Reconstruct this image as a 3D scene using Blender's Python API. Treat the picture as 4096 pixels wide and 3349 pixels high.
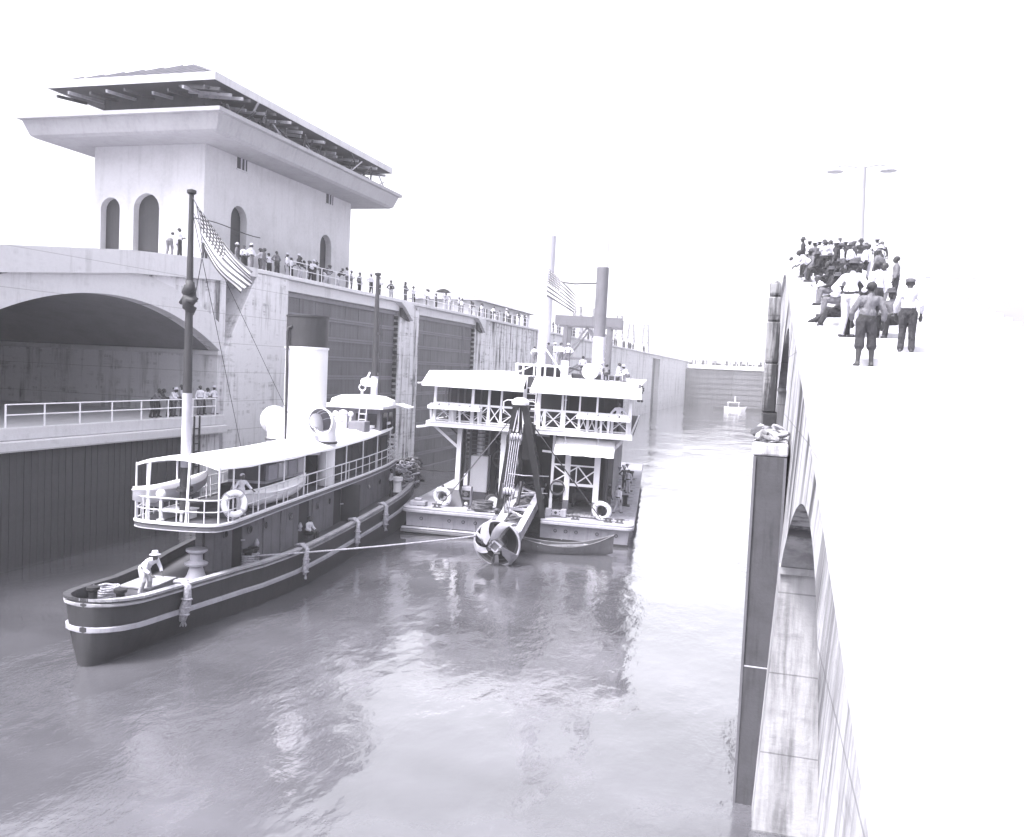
import bpy, bmesh, math, random
from mathutils import Vector, Matrix, noise
random.seed(7)
R = math.radians
for o in list(bpy.data.objects): bpy.data.objects.remove(o, do_unlink=True)
scn = bpy.context.scene
COL = scn.collection

# ---------------------------------------------------------------- camera
EYE = 10.2
def cam_axes(yaw, pitch, roll):
    f = Vector((-math.sin(yaw)*math.cos(pitch), math.cos(yaw)*math.cos(pitch), -math.sin(pitch)))
    r0 = Vector((math.cos(yaw), math.sin(yaw), 0)); u0 = r0.cross(f)
    r = r0*math.cos(roll) + u0*math.sin(roll); u = u0*math.cos(roll) - r0*math.sin(roll)
    return f, r, u
cf, cr, cu = cam_axes(R(16.443), R(3.1556), R(2.6))
cam = bpy.data.cameras.new('camera'); camo = bpy.data.objects.new('camera', cam); COL.objects.link(camo)
m = Matrix((cr, cu, -cf)).transposed().to_4x4(); m.translation = (0, 0, EYE); camo.matrix_world = m
cam.sensor_width = 36; cam.lens = 36*900/1024; cam.clip_start = .05; cam.clip_end = 6000
scn.camera = camo
# ---------------------------------------------------------------- sky, sun, exposure
w = bpy.data.worlds.new('World'); scn.world = w; w.use_nodes = True
nt = w.node_tree; nt.nodes.clear()
sky = nt.nodes.new('ShaderNodeTexSky'); sky.sky_type = 'NISHITA'; sky.sun_disc = False
SUN_EL, SUN_AZ = 60, 215          # high hazy sun behind the camera (compass degrees, +Y is north)
sky.sun_elevation = R(SUN_EL); sky.sun_rotation = R(SUN_AZ)
sky.air_density = 1.0; sky.dust_density = 6.0; sky.ozone_density = 1.0
hs = nt.nodes.new('ShaderNodeHueSaturation'); hs.inputs['Saturation'].default_value = .12; hs.inputs['Value'].default_value = 1.0
tint = nt.nodes.new('ShaderNodeMixRGB'); tint.blend_type = 'MULTIPLY'; tint.inputs[0].default_value = 1; tint.inputs[2].default_value = (.962, .953, 1.0, 1)
bg = nt.nodes.new('ShaderNodeBackground'); bg.inputs['Strength'].default_value = .15
ow = nt.nodes.new('ShaderNodeOutputWorld')
nt.links.new(sky.outputs[0], hs.inputs['Color']); nt.links.new(hs.outputs[0], tint.inputs[1]); nt.links.new(tint.outputs[0], bg.inputs[0]); nt.links.new(bg.outputs[0], ow.inputs[0])
sl = bpy.data.lights.new('sun', 'SUN'); sl.energy = 1.5; sl.angle = R(12); sl.color = (1, .985, .97)
so = bpy.data.objects.new('sun', sl); COL.objects.link(so)
az = R(SUN_AZ); el = R(SUN_EL)
sd = Vector((math.sin(az)*math.cos(el), math.cos(az)*math.cos(el), math.sin(el)))
so.rotation_euler = sd.to_track_quat('Z', 'Y').to_euler(); so.location = (0, -60, 120)
scn.view_settings.view_transform = 'Standard'; scn.view_settings.look = 'None'
scn.view_settings.exposure = 1.95; scn.view_settings.gamma = 1
scn.render.engine = 'CYCLES'

# ---------------------------------------------------------------- materials
def T(v, k=1.0): return (v*(1-.025*k), v*(1-.04*k), min(1, v*(1+.09*k)), 1)
MATS = {}
def node(nt, t, **kw):
    n = nt.nodes.new(t)
    for k, v in kw.items(): setattr(n, k, v)
    return n
def noise_ramp(nt, co, scale, lo, hi, mp=(1, 1, 1), detail=5, rough=.6):
    mpn = node(nt, 'ShaderNodeMapping'); mpn.inputs['Scale'].default_value = mp
    n = node(nt, 'ShaderNodeTexNoise'); n.inputs['Scale'].default_value = scale; n.inputs['Detail'].default_value = detail; n.inputs['Roughness'].default_value = rough
    r = node(nt, 'ShaderNodeMapRange'); r.inputs['From Min'].default_value = lo; r.inputs['From Max'].default_value = hi
    nt.links.new(co, mpn.inputs[0]); nt.links.new(mpn.outputs[0], n.inputs['Vector']); nt.links.new(n.outputs[0], r.inputs['Value'])
    return r.outputs[0]
def mixc(nt, fac, a, b):
    mx = node(nt, 'ShaderNodeMixRGB')
    if isinstance(fac, (int, float)): mx.inputs[0].default_value = fac
    else: nt.links.new(fac, mx.inputs[0])
    for i, c in ((1, a), (2, b)):
        if isinstance(c, tuple): mx.inputs[i].default_value = c
        else: nt.links.new(c, mx.inputs[i])
    return mx.outputs[0]
def math_n(nt, op, a, b):
    n = node(nt, 'ShaderNodeMath', operation=op)
    for i, c in ((0, a), (1, b)):
        if isinstance(c, (int, float)): n.inputs[i].default_value = c
        else: nt.links.new(c, n.inputs[i])
    return n.outputs[0]
def base_mat(name, rough=.7, metal=0):
    mt = bpy.data.materials.new(name); mt.use_nodes = True; nt = mt.node_tree
    b = nt.nodes['Principled BSDF']; b.inputs['Roughness'].default_value = rough; b.inputs['Metallic'].default_value = metal
    b.inputs['Specular IOR Level'].default_value = .3
    MATS[name] = mt; return mt, nt, b
def bump(nt, b, h, strength=.3, dist=.02):
    bp = node(nt, 'ShaderNodeBump'); bp.inputs['Strength'].default_value = strength; bp.inputs['Distance'].default_value = dist
    nt.links.new(h, bp.inputs['Height']); nt.links.new(bp.outputs[0], b.inputs['Normal'])
def coords(nt, world=False):
    if world:
        return node(nt, 'ShaderNodeNewGeometry').outputs['Position']
    return node(nt, 'ShaderNodeTexCoord').outputs['Object']
def paint(name, v, dirt=.5, rough=.55, streak=.35, k=1.0, world=False, sc=1.0):
    """painted or plain surface: base tone, blotches, vertical run-down streaks, fine relief"""
    mt, nt, b = base_mat(name, rough); co = coords(nt, world)
    blot = noise_ramp(nt, co, 1.3*sc, .42, .75); fine = noise_ramp(nt, co, 9*sc, .35, .7, detail=8)
    strk = noise_ramp(nt, co, 1.0, .52, .72, mp=(4*sc, 4*sc, .35*sc), detail=6)
    c = mixc(nt, math_n(nt, 'MULTIPLY', blot, dirt), T(v, k), T(v*.62, k))
    c = mixc(nt, math_n(nt, 'MULTIPLY', strk, streak), c, T(v*.45, k))
    c = mixc(nt, math_n(nt, 'MULTIPLY', fine, .22), c, T(min(.85, v*1.35), k))
    nt.links.new(c, b.inputs['Base Color'])
    if name.startswith('cloth'): bump(nt, b, noise_ramp(nt, co, 9, .3, .7, mp=(1, 1, .45), detail=3), 1.0, .045)
    else: bump(nt, b, fine, .25, .01)
    return mt
def concrete(name, v, dark, amt=.8, grid=.5, lo=.5, hi=.68, sc=1.0, alo=.36, ahi=.58):
    """cast concrete: board-marked smudges, black run-down stains, lift joints, pitting (world coordinates)"""
    mt, nt, b = base_mat(name, .85); co = coords(nt, True)
    strk = noise_ramp(nt, co, 1.0, lo, hi, mp=(1.5*sc, 1.5*sc, .16*sc), detail=8, rough=.65)
    area = noise_ramp(nt, co, .16*sc, alo, ahi, detail=3)
    hz = noise_ramp(nt, co, 1.0, .5, .66, mp=(.5*sc, .5*sc, 3.2*sc), detail=6)
    vt = noise_ramp(nt, co, 1.0, .46, .64, mp=(2.6*sc, 2.6*sc, .5*sc), detail=4)
    fine = noise_ramp(nt, co, 6*sc, .3, .7, detail=9)
    g = math_n(nt, 'MULTIPLY', math_n(nt, 'MULTIPLY', hz, vt), grid)
    s = math_n(nt, 'MULTIPLY', math_n(nt, 'MULTIPLY', strk, area), amt)
    c = mixc(nt, math_n(nt, 'MULTIPLY', fine, .28), T(v, .5), T(v*.74, .5))
    c = mixc(nt, g, c, T(dark*1.6)); c = mixc(nt, s, c, T(dark))
    # lift joints every 1.8 m
    sep = node(nt, 'ShaderNodeSeparateXYZ'); nt.links.new(co, sep.inputs[0])
    fr = math_n(nt, 'FRACT', math_n(nt, 'MULTIPLY', sep.outputs[2], 1/1.83), 0)
    jn = math_n(nt, 'LESS_THAN', fr, .018)
    c = mixc(nt, math_n(nt, 'MULTIPLY', jn, .45), c, T(dark))
    nt.links.new(c, b.inputs['Base Color'])
    bump(nt, b, math_n(nt, 'SUBTRACT', fine, math_n(nt, 'MULTIPLY', jn, 2)), .35, .02)
    return mt
def rivet_plate(name, v, dark):
    mt, nt, b = base_mat(name, .6); co = coords(nt, True)
    sep = node(nt, 'ShaderNodeSeparateXYZ'); nt.links.new(co, sep.inputs[0])
    fy = math_n(nt, 'SUBTRACT', math_n(nt, 'FRACT', math_n(nt, 'MULTIPLY', sep.outputs[1], 2.2), 0), .5)
    fz = math_n(nt, 'SUBTRACT', math_n(nt, 'FRACT', math_n(nt, 'MULTIPLY', sep.outputs[2], 4.4), 0), .5)
    d = math_n(nt, 'ADD', math_n(nt, 'MULTIPLY', math_n(nt, 'MULTIPLY', fy, fy), 4), math_n(nt, 'MULTIPLY', fz, fz))
    dot = math_n(nt, 'LESS_THAN', d, .06)
    strk = noise_ramp(nt, co, 1.0, .4, .68, mp=(2.5, 2.5, .25), detail=8); blot = noise_ramp(nt, co, .5, .35, .7)
    c = mixc(nt, strk, T(v), T(dark)); c = mixc(nt, math_n(nt, 'MULTIPLY', blot, .5), c, T(v*1.5))
    c = mixc(nt, math_n(nt, 'MULTIPLY', dot, .35), c, T(dark*.8))
    nt.links.new(c, b.inputs['Base Color']); bump(nt, b, dot, .5, .02)
    return mt
concrete('concrete', .62, .05, 1.0, 1.0, .46, .60)
concrete('concrete_clean', .54, .14, .5, .25, .55, .75)
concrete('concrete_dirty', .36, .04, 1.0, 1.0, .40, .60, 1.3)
concrete('concrete_far', .56, .14, .9, .7, .5, .7, .5)
paint('plaster', .47, .4, .85, .3, .5, True, .5)
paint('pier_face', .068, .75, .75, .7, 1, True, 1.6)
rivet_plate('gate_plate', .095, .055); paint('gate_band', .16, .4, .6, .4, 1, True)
paint('white', .74, .12, .5, .10, .5); paint('white_old', .60, .35, .6, .35, .6)
paint('canvas', .80, .08, .9, .05, .4)
paint('black_iron', .026, .5, .55, .3); paint('dark_paint', .042, .45, .6, .35); paint('mid_grey', .13, .5, .6, .45)
paint('hull_grey', .34, .45, .65, .55, 1, False, .8); paint('hull_dark', .040, .7, .55, .6); paint('house_grey', .17, .6, .6, .85)
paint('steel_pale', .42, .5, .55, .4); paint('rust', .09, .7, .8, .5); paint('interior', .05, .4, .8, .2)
paint('deck', .08, .6, .8, .1); paint('timber', .30, .9, .85, .6, .8); paint('timber_dark', .055, .5, .85, .4); paint('deck_pale', .36, .9, .85, .4)
paint('tile', .20, .5, .8, .3, 1, True); paint('lamp_concrete', .33, .2, .8, .2, .5)
for i, (v, k) in enumerate([(.04, .4), (.08, .4), (.24, .3)]): paint('skin%d' % i, v, .15, .55, 0, k)
for nme, v in [('cloth_white', .72), ('cloth_pale', .45), ('cloth_mid', .14), ('cloth_dark', .04), ('cloth_black', .024)]: paint(nme, v, .5, .95, .35, .8, False, 3)
paint('hair', .03, .3, .7); paint('straw', .5, .4, .9); paint('felt', .06, .4, .9); paint('leather', .04, .3, .5)
def rope_mat(name, v):
    mt, nt, b = base_mat(name, .9); co = coords(nt)
    n = noise_ramp(nt, co, 14, .35, .7, detail=6); n2 = noise_ramp(nt, co, 1.5, .4, .7)
    c = mixc(nt, n, T(v), T(v*.45)); c = mixc(nt, math_n(nt, 'MULTIPLY', n2, .5), c, T(v*.5))
    nt.links.new(c, b.inputs['Base Color']); bump(nt, b, n, .8, .02); return mt
rope_mat('rope', .48); rope_mat('rope_dark', .14); rope_mat('wire', .07)
# flag: stripes and star field follow the cloth's UV
mt, nt, b = base_mat('flag', .9)
uv = node(nt, 'ShaderNodeTexCoord').outputs['UV']; sep = node(nt, 'ShaderNodeSeparateXYZ'); nt.links.new(uv, sep.inputs[0])
U, V = sep.outputs[0], sep.outputs[1]
st = math_n(nt, 'LESS_THAN', math_n(nt, 'FRACT', math_n(nt, 'MULTIPLY', V, 6.5), 0), .5)
inc = math_n(nt, 'MULTIPLY', math_n(nt, 'LESS_THAN', U, .46), math_n(nt, 'GREATER_THAN', V, .4615))
fu = math_n(nt, 'SUBTRACT', math_n(nt, 'FRACT', math_n(nt, 'MULTIPLY', U, 8/.46), 0), .5)
fv = math_n(nt, 'SUBTRACT', math_n(nt, 'FRACT', math_n(nt, 'MULTIPLY', math_n(nt, 'SUBTRACT', V, .4615), 6/.5385), 0), .5)
rr = math_n(nt, 'ADD', math_n(nt, 'MULTIPLY', fu, fu), math_n(nt, 'MULTIPLY', fv, fv))
star = math_n(nt, 'LESS_THAN', rr, .07)
c1 = mixc(nt, st, T(.7, .4), T(.1)); c2 = mixc(nt, star, T(.085), T(.7, .4))
nt.links.new(mixc(nt, inc, c1, c2), b.inputs['Base Color'])
# water: silty, rippled, glossy
mt, nt, b = base_mat('water', .07); co = coords(nt, True)
b.inputs['Specular IOR Level'].default_value = .5; b.inputs['IOR'].default_value = 1.5; b.inputs['Coat Weight'].default_value = 1; b.inputs['Coat IOR'].default_value = 1.55; b.inputs['Coat Roughness'].default_value = .05
w1 = noise_ramp(nt, co, .55, 0, 1, mp=(1, .6, 1), detail=4, rough=.55); w2 = noise_ramp(nt, co, 2.6, 0, 1, mp=(1, .55, 1), detail=5, rough=.6)
w3 = noise_ramp(nt, co, .14, .38, .62, mp=(1, .5, 1), detail=4)
hh = math_n(nt, 'ADD', math_n(nt, 'MULTIPLY', w1, .7), math_n(nt, 'MULTIPLY', math_n(nt, 'MULTIPLY', w2, .3), math_n(nt, 'ADD', w3, .35)))
silt = noise_ramp(nt, co, .22, .35, .7, mp=(.6, 1, 1), detail=6)
nt.links.new(mixc(nt, silt, T(.065), T(.11)), b.inputs['Base Color']); hh = math_n(nt, 'MULTIPLY', hh, math_n(nt, 'ADD', math_n(nt, 'MULTIPLY', w3, .8), .3)); bump(nt, b, hh, .38, .22); nt.links.new(b.inputs['Normal'].links[0].from_socket, b.inputs['Coat Normal'])
mt, nt, b = base_mat('glass', .1); b.inputs['Base Color'].default_value = T(.03)
mt, nt, b = base_mat('ground', .95); co = coords(nt, True)
nt.links.new(mixc(nt, noise_ramp(nt, co, .05, .35, .7), T(.22), T(.12)), b.inputs['Base Color'])
mt, nt, b = base_mat('hillside', .95); co = coords(nt, True)
nt.links.new(mixc(nt, noise_ramp(nt, co, .012, .35, .65, detail=9), T(.05), T(.11)), b.inputs['Base Color'])

# ---------------------------------------------------------------- mesh helpers
class MB:
    def __init__(s): s.v = []; s.f = []; s.uv = None
    def add(s, vs, fs):
        n = len(s.v); s.v += [tuple(p) for p in vs]; s.f += [tuple(i+n for i in f) for f in fs]; return s
    def box(s, x0, x1, y0, y1, z0, z1):
        return s.add([(x0,y0,z0),(x1,y0,z0),(x1,y1,z0),(x0,y1,z0),(x0,y0,z1),(x1,y0,z1),(x1,y1,z1),(x0,y1,z1)],
                     [(0,3,2,1),(4,5,6,7),(0,1,5,4),(1,2,6,5),(2,3,7,6),(3,0,4,7)])
    def bar(s, p, q, w, h=None, up=(0,0,1), w2=None, h2=None):
        h = h or w; w2 = w2 or w; h2 = h2 or h
        p, q = Vector(p), Vector(q); d = (q-p).normalized(); up = Vector(up)
        if abs(d.dot(up)) > .97: up = Vector((0,1,0)) if abs(d.y) < .9 else Vector((1,0,0))
        a = d.cross(up).normalized(); b = a.cross(d)
        vs = [p-a*w/2-b*h/2, p+a*w/2-b*h/2, p+a*w/2+b*h/2, p-a*w/2+b*h/2, q-a*w2/2-b*h2/2, q+a*w2/2-b*h2/2, q+a*w2/2+b*h2/2, q-a*w2/2+b*h2/2]
        return s.add(vs, [(0,3,2,1),(4,5,6,7),(0,1,5,4),(1,2,6,5),(2,3,7,6),(3,0,4,7)])
    def cyl(s, p, q, r, r2=None, n=12, caps=True):
        r2 = r if r2 is None else r2
        p, q = Vector(p), Vector(q); d = (q-p).normalized()
        up = Vector((0,0,1)) if abs(d.z) < .95 else Vector((0,1,0))
        a = d.cross(up).normalized(); b = a.cross(d); vs = []
        for c, rad in ((p, r), (q, r2)):
            for i in range(n):
                t = 2*math.pi*i/n; vs.append(c + a*math.cos(t)*rad + b*math.sin(t)*rad)
        fs = [(i, (i+1) % n, n+(i+1) % n, n+i) for i in range(n)]
        if caps: fs += [tuple(range(n-1, -1, -1)), tuple(range(n, 2*n))]
        return s.add(vs, fs)
    def tube(s, pts, r, n=6, closed=False):
        pts = [Vector(p) for p in pts]; m = len(pts); vs = []; rs = r if isinstance(r, list) else [r]*m
        pa = None
        for i, p in enumerate(pts):
            if closed: d = pts[(i+1) % m]-pts[i-1]
            else: d = pts[min(i+1, m-1)]-pts[max(i-1, 0)]
            d.normalize()
            if pa is None:
                up = Vector((0,0,1)) if abs(d.z) < .9 else Vector((1,0,0)); a = d.cross(up).normalized()
            else:
                a = (pa - d*pa.dot(d)); a = a.normalized() if a.length > 1e-6 else d.orthogonal().normalized()
            pa = a; b = d.cross(a)
            for k in range(n):
                t = 2*math.pi*k/n; vs.append(p + a*math.cos(t)*rs[i] + b*math.sin(t)*rs[i])
        fs = []
        for i in range(m if closed else m-1):
            j = (i+1) % m
            for k in range(n): fs.append((i*n+k, i*n+(k+1) % n, j*n+(k+1) % n, j*n+k))
        if not closed: fs += [tuple(range(n-1, -1, -1)), tuple((m-1)*n+k for k in range(n))]
        return s.add(vs, fs)
    def lathe(s, prof, n=16, o=(0,0,0), ax=(0,0,1), cap=True, arc=(0, 2*math.pi)):
        d = Vector(ax).normalized(); up = Vector((0,0,1)) if abs(d.z) < .95 else Vector((0,1,0))
        a = d.cross(up).normalized(); b = a.cross(d); o = Vector(o); vs = []; m = len(prof)
        for r, z in prof:
            for i in range(n):
                t = 2*math.pi*i/n; vs.append(o + d*z + a*math.cos(t)*r + b*math.sin(t)*r)
        fs = [(j*n+i, j*n+(i+1) % n, (j+1)*n+(i+1) % n, (j+1)*n+i) for j in range(m-1) for i in range(n)]
        if cap: fs += [tuple(range(n-1, -1, -1)), tuple((m-1)*n+i for i in range(n))]
        return s.add(vs, fs)
    def torus(s, c, Rr, r, ax=(0,0,1), n=24, k=8, sq=1.0):
        d = Vector(ax).normalized(); up = Vector((0,0,1)) if abs(d.z) < .95 else Vector((0,1,0))
        a = d.cross(up).normalized(); b = a.cross(d); c = Vector(c)
        pts = [c + a*math.cos(2*math.pi*i/n)*Rr + b*math.sin(2*math.pi*i/n)*Rr*sq for i in range(n)]
        return s.tube(pts, r, k, True)
    def ball(s, c, rx, ry=None, rz=None, n=10, m=7):
        ry = ry or rx; rz = rz or rx; c = Vector(c); vs = [c+Vector((0,0,-rz))]; fs = []
        for j in range(1, m):
            ph = -math.pi/2 + math.pi*j/m
            for i in range(n):
                t = 2*math.pi*i/n; vs.append(c+Vector((rx*math.cos(ph)*math.cos(t), ry*math.cos(ph)*math.sin(t), rz*math.sin(ph))))
        vs.append(c+Vector((0,0,rz))); L = len(vs)-1
        for i in range(n):
            fs.append((0, 1+(i+1) % n, 1+i)); fs.append((L, L-n+i, L-n+(i+1) % n))
            for j in range(m-2):
                a = 1+j*n; fs.append((a+i, a+(i+1) % n, a+n+(i+1) % n, a+n+i))
        return s.add(vs, fs)
    def prism(s, poly, fn, d0, d1):
        """poly: 2-D outline; fn(a,b,d)->xyz ; extruded from d0 to d1"""
        n = len(poly); vs = [fn(a, b, d0) for a, b in poly]+[fn(a, b, d1) for a, b in poly]
        return s.add(vs, [tuple(range(n-1, -1, -1)), tuple(range(n, 2*n))]+[(i, (i+1) % n, n+(i+1) % n, n+i) for i in range(n)])
    def sheet(s, rows, closed=False):
        n = len(rows[0]); vs = [p for r in rows for p in r]; fs = []
        for j in range(len(rows)-1):
            for i in range(n if closed else n-1):
                k = (i+1) % n; fs.append((j*n+i, j*n+k, (j+1)*n+k, (j+1)*n+i))
        return s.add(vs, fs)
    def mesh(s, name='mesh'):
        me = bpy.data.meshes.new(name); me.from_pydata(s.v, [], s.f); me.update()
        bm = bmesh.new(); bm.from_mesh(me); bmesh.ops.recalc_face_normals(bm, faces=bm.faces); bm.to_mesh(me); bm.free()
        return me
    def build(s, name, mat, parent=None, smooth=False, bevel=0, solid=0, kind=None):
        return put(name, s.mesh(name), mat, parent, smooth, bevel, solid, kind)
def put(name, me, mat, parent=None, smooth=False, bevel=0, solid=0, kind=None, loc=None, rz=None):
    if mat and not me.materials: me.materials.append(MATS[mat])
    if smooth is True: me.polygons.foreach_set('use_smooth', [True]*len(me.polygons))
    elif smooth: 
        me.polygons.foreach_set('use_smooth', [True]*len(me.polygons)); me.set_sharp_from_angle(angle=R(smooth))
    o = bpy.data.objects.new(name, me); COL.objects.link(o)
    if parent: o.parent = parent
    if loc is not None: o.location = loc
    if rz is not None: o.rotation_euler = (0, 0, rz)
    if solid:
        md = o.modifiers.new('solid', 'SOLIDIFY'); md.thickness = solid; md.offset = 0
    if bevel:
        md = o.modifiers.new('bevel', 'BEVEL'); md.width = bevel; md.segments = 2; md.limit_method = 'ANGLE'
    if kind: o['kind'] = kind
    return o
def tag(o, label, cat, group=None, kind=None):
    o['label'] = label; o['category'] = cat
    if group: o['group'] = group
    if kind: o['kind'] = kind
    return o
def thing(name, label, cat, loc=(0,0,0), rz=0, group=None):
    o = bpy.data.objects.new(name, None); COL.objects.link(o); o.location = loc; o.rotation_euler = (0,0,rz); o.empty_display_size = .2
    return tag(o, label, cat, group)
def struct(o): o['kind'] = 'structure'; return o
class Frame:
    def __init__(s, o, head, lst, sc):
        s.M = Matrix.Translation(o) @ Matrix.Rotation(R(head), 4, 'Z') @ Matrix.Rotation(R(lst), 4, 'Y') @ Matrix.Scale(sc, 4)
        s.rz = R(head); s.sc = sc
    def __call__(s, u, v, w): return s.M @ Vector((u, v, w))
ORD = 'first second third fourth fifth sixth seventh eighth ninth tenth eleventh twelfth thirteenth fourteenth fifteenth sixteenth seventeenth eighteenth nineteenth twentieth'.split()
def ordn(i):
    if i < 20: return ORD[i]
    t = ['twenty', 'thirty', 'forty', 'fifty', 'sixty'][i//10-2+0]
    k = (i+1) % 10
    if i+1 < 20: return ORD[i]
    t = ['twenty', 'thirty', 'forty', 'fifty', 'sixty'][(i+1)//10-2]
    return t+'-'+ORD[k-1] if k else {'twenty':'twentieth','thirty':'thirtieth','forty':'fortieth','fifty':'fiftieth','sixty':'sixtieth'}[t]
HAZE = .00075
concrete('concrete_side', .46, .06, 1.0, .5, .42, .58); concrete('concrete_top', .52, .2, .5, .3, .55, .75); concrete('concrete_pier', .26, .03, 1.0, 1.0, .40, .54, 1.8, .25, .45)
paint('stack_grey', .36, .3, .7, .3)

paint('shaded_eave_plaster', .30, .4, .85, .3, .6, True, .5); paint('shaded_vault', .17, .5, .9, .0, .8, True, .6); concrete('bounce_cut', .20, .1, .4, .3, .5, .7)
paint('boat_wood', .13, .8, .8, .5, .8); paint('blade_steel', .27, .7, .6, .5)
concrete('concrete_end', .60, .08, .7, .7, .52, .68)
# ================================================================ setting
WX = -33.5; TOP = 16.0
mb = MB(); mb.add([(-60,-80,0),(8,-80,0),(8,345,0),(-60,345,0)], [(0,1,2,3)])
struct(mb.build('water', 'water'))
mb = MB()      # land round the lock, one sheet with the channel left open, sloping with the stairway on the right, reaching to the horizon
xs = [-3000, -52.2, 5.6, 60, 3000]; ys = [-1500, -79, 2, 49.5, 346, 4500]
def land(x, y):
    return 7.1 if (x > 0 and y < 3) else 15.7
vs = [(x, y, land(x, y)) for y in ys for x in xs]; fs = []
for j in range(5):
    for i in range(4):
        if not (i == 1 and j <= 3): fs.append((j*5+i, j*5+i+1, (j+1)*5+i+1, (j+1)*5+i))
mb.add(vs, fs); struct(mb.build('ground', 'ground'))
def hill(name, x0, x1, y0, y1, h, seed, n=44):
    mb = MB(); rows = []
    for j in range(n+1):
        row = []
        for i in range(n+1):
            a, b = i/n, j/n; x, y = x0+(x1-x0)*a, y0+(y1-y0)*b
            e = max(0, math.sin(math.pi*a))**1.2*max(0, math.sin(math.pi*b))
            z = 15+h*e*(.75+.5*noise.fractal(Vector((a*3+seed, b*3, seed)), 1, 2, 5))
            row.append((x, y, z))
        rows.append(row)
    mb.sheet(rows); return struct(mb.build(name, 'hillside', smooth=True))
hill('hill', -420, 420, 1050, 1900, 96, 3.1)
hill('hill', -900, -150, 700, 1500, 60, 8.7)

# ---------------------------------------------------------------- centre wall of the lock (left)
wall = thing('lock_wall', 'long pale stained concrete centre wall of the lock, running away on the left', 'lock wall', (WX, 56, 0))
def wpart(name, mb, mat, **kw):
    o = mb.build(name, mat, wall, **kw); o.location = (-WX, -56, 0); return o
mb = MB(); mb.prism([(48.9,-2),(48.9,10.5),(52.3,15.72),(56.2,15.72),(56.2,-2)], lambda a, b, d: (d, a, b), WX+.22, -52)
wpart('end_block', mb, 'concrete_end', bevel=.06)
BAYS = [(56.2, 75.8), (80.6, 97.2)]
for y0, y1 in BAYS:
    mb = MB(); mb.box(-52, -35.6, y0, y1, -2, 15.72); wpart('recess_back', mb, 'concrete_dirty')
    mb = MB(); mb.box(-35.6, WX, y0, y1, 14.95, 15.72); wpart('recess_lintel', mb, 'concrete_clean', bevel=.04)
mb = MB(); mb.box(-52, WX, 75.8, 80.6, -2, 15.72); wpart('gate_pier', mb, 'concrete', bevel=.05)
y = 97.2; i = 0
while y < 340:
    y1 = min(y+11, 345)
    if 240 < y < 246: y1 = 246.5
    if 246 < y < 247: 
        mb = MB(); mb.box(-52, -35, y, 262, -2, 15.72); wpart('recess_back', mb, 'gate_plate'); 
        mb = MB(); mb.box(-35, WX, y, 262, 14.9, 15.72); wpart('recess_lintel', mb, 'concrete_far'); y = 262; continue
    mb = MB(); mb.box(-52, WX-.02*(i % 3), y+.03, y1-.03, -2, 15.72); wpart('wall_block', mb, 'concrete' if y < 140 else 'concrete_far', bevel=.05); y = y1; i += 1
y = 52.1
while y < 340:
    y1 = min(y+(8 if y < 150 else 30), 345); mb = MB(); mb.box(-52, WX+.34, y+.015, y1-.015, 15.725, TOP); wpart('coping_slab', mb, 'concrete_clean', bevel=.04); y = y1
y = 52.2
while y < 150:
    mb = MB(); mb.box(-51.9, WX-.75, y+.02, y+3.96, TOP+.001, TOP+.03); wpart('bounce_cut_slab', mb, 'bounce_cut'); y += 4  # dark slabs added out of view to dim bounce onto the eaves
for y in (75.8, 97.2):      # sloping brackets, each with a shadow wedge, where the leaf heel meets the coping
    mb = MB(); mb.prism([(y-.9, 15.71), (y+1.9, 15.71), (y+1.9, 14.2), (y+.05, 15.3)], lambda a, b, d: (d, a, b), WX+.03, WX+.6); wpart('bracket', mb, 'concrete_clean')
    mb = MB(); mb.prism([(y+.05, 15.28), (y+1.85, 14.15), (y+.05, 14.5)], lambda a, b, d: (d, a, b), WX+.02, WX+.3); wpart('bracket', mb, 'dark_paint')  # dark wedge stands in for the shadow below the bracket

def gate_leaf(y0, y1, label):
    t = thing('lock_gate', label, 'lock gate', (WX, (y0+y1)/2, 0), 0, 'steel gate leaves folded into their recesses')
    oy = (y0+y1)/2
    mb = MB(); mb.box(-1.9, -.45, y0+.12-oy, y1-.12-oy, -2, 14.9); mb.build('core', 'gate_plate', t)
    rows = 11; nc = 8; rh = (14.88+1.6)/rows; cw = (y1-y0-.3)/nc
    me = MB().box(-.02, .03, .02, cw-.02, .17, rh-.17).mesh('plate'); me.materials.append(MATS['gate_plate'])
    for j in range(rows):
        z = -1.6+j*rh
        if z+rh < 0: continue
        for i in range(nc):
            put('plate', me, None, t, loc=(-.43 + random.uniform(-.012, .012), y0+.15+i*cw-oy, z))
        mb = MB(); mb.box(-.45, -.33, y0+.13-oy, y1-.13-oy, z-.16, z-.03); mb.box(-.45, -.34, y0+.13-oy, y1-.13-oy, z+.03, z+.16); mb.build('girder', 'gate_band', t)
    mb = MB(); mb.box(-.6, -.25, y0+.1-oy, y1-.1-oy, 14.6, 14.93); mb.build('top_girder', 'gate_band', t)
    tm = MB().box(-.02, .34, -.12, .12, 0, .3).mesh('seal_block'); tm.materials.append(MATS['black_iron'])
    for yy in (y0+.1, y1-.1):
        z = .15
        while z < 14.6: put('seal_block', tm, None, t, loc=(-.4, yy-oy, z)); z += .52
    # ladder up the leaf
    mb = MB(); yl = y1-3.2-oy
    for dy in (-.22, .22): mb.box(-.32, -.27, yl+dy-.03, yl+dy+.03, 0, 14.8)
    mb.build('ladder', 'gate_band', t)
    return t
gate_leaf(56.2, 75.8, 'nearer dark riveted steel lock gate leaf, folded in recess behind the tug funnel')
gate_leaf(80.6, 97.2, 'farther dark riveted steel lock gate leaf, folded in recess beyond the pale pier')

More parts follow.
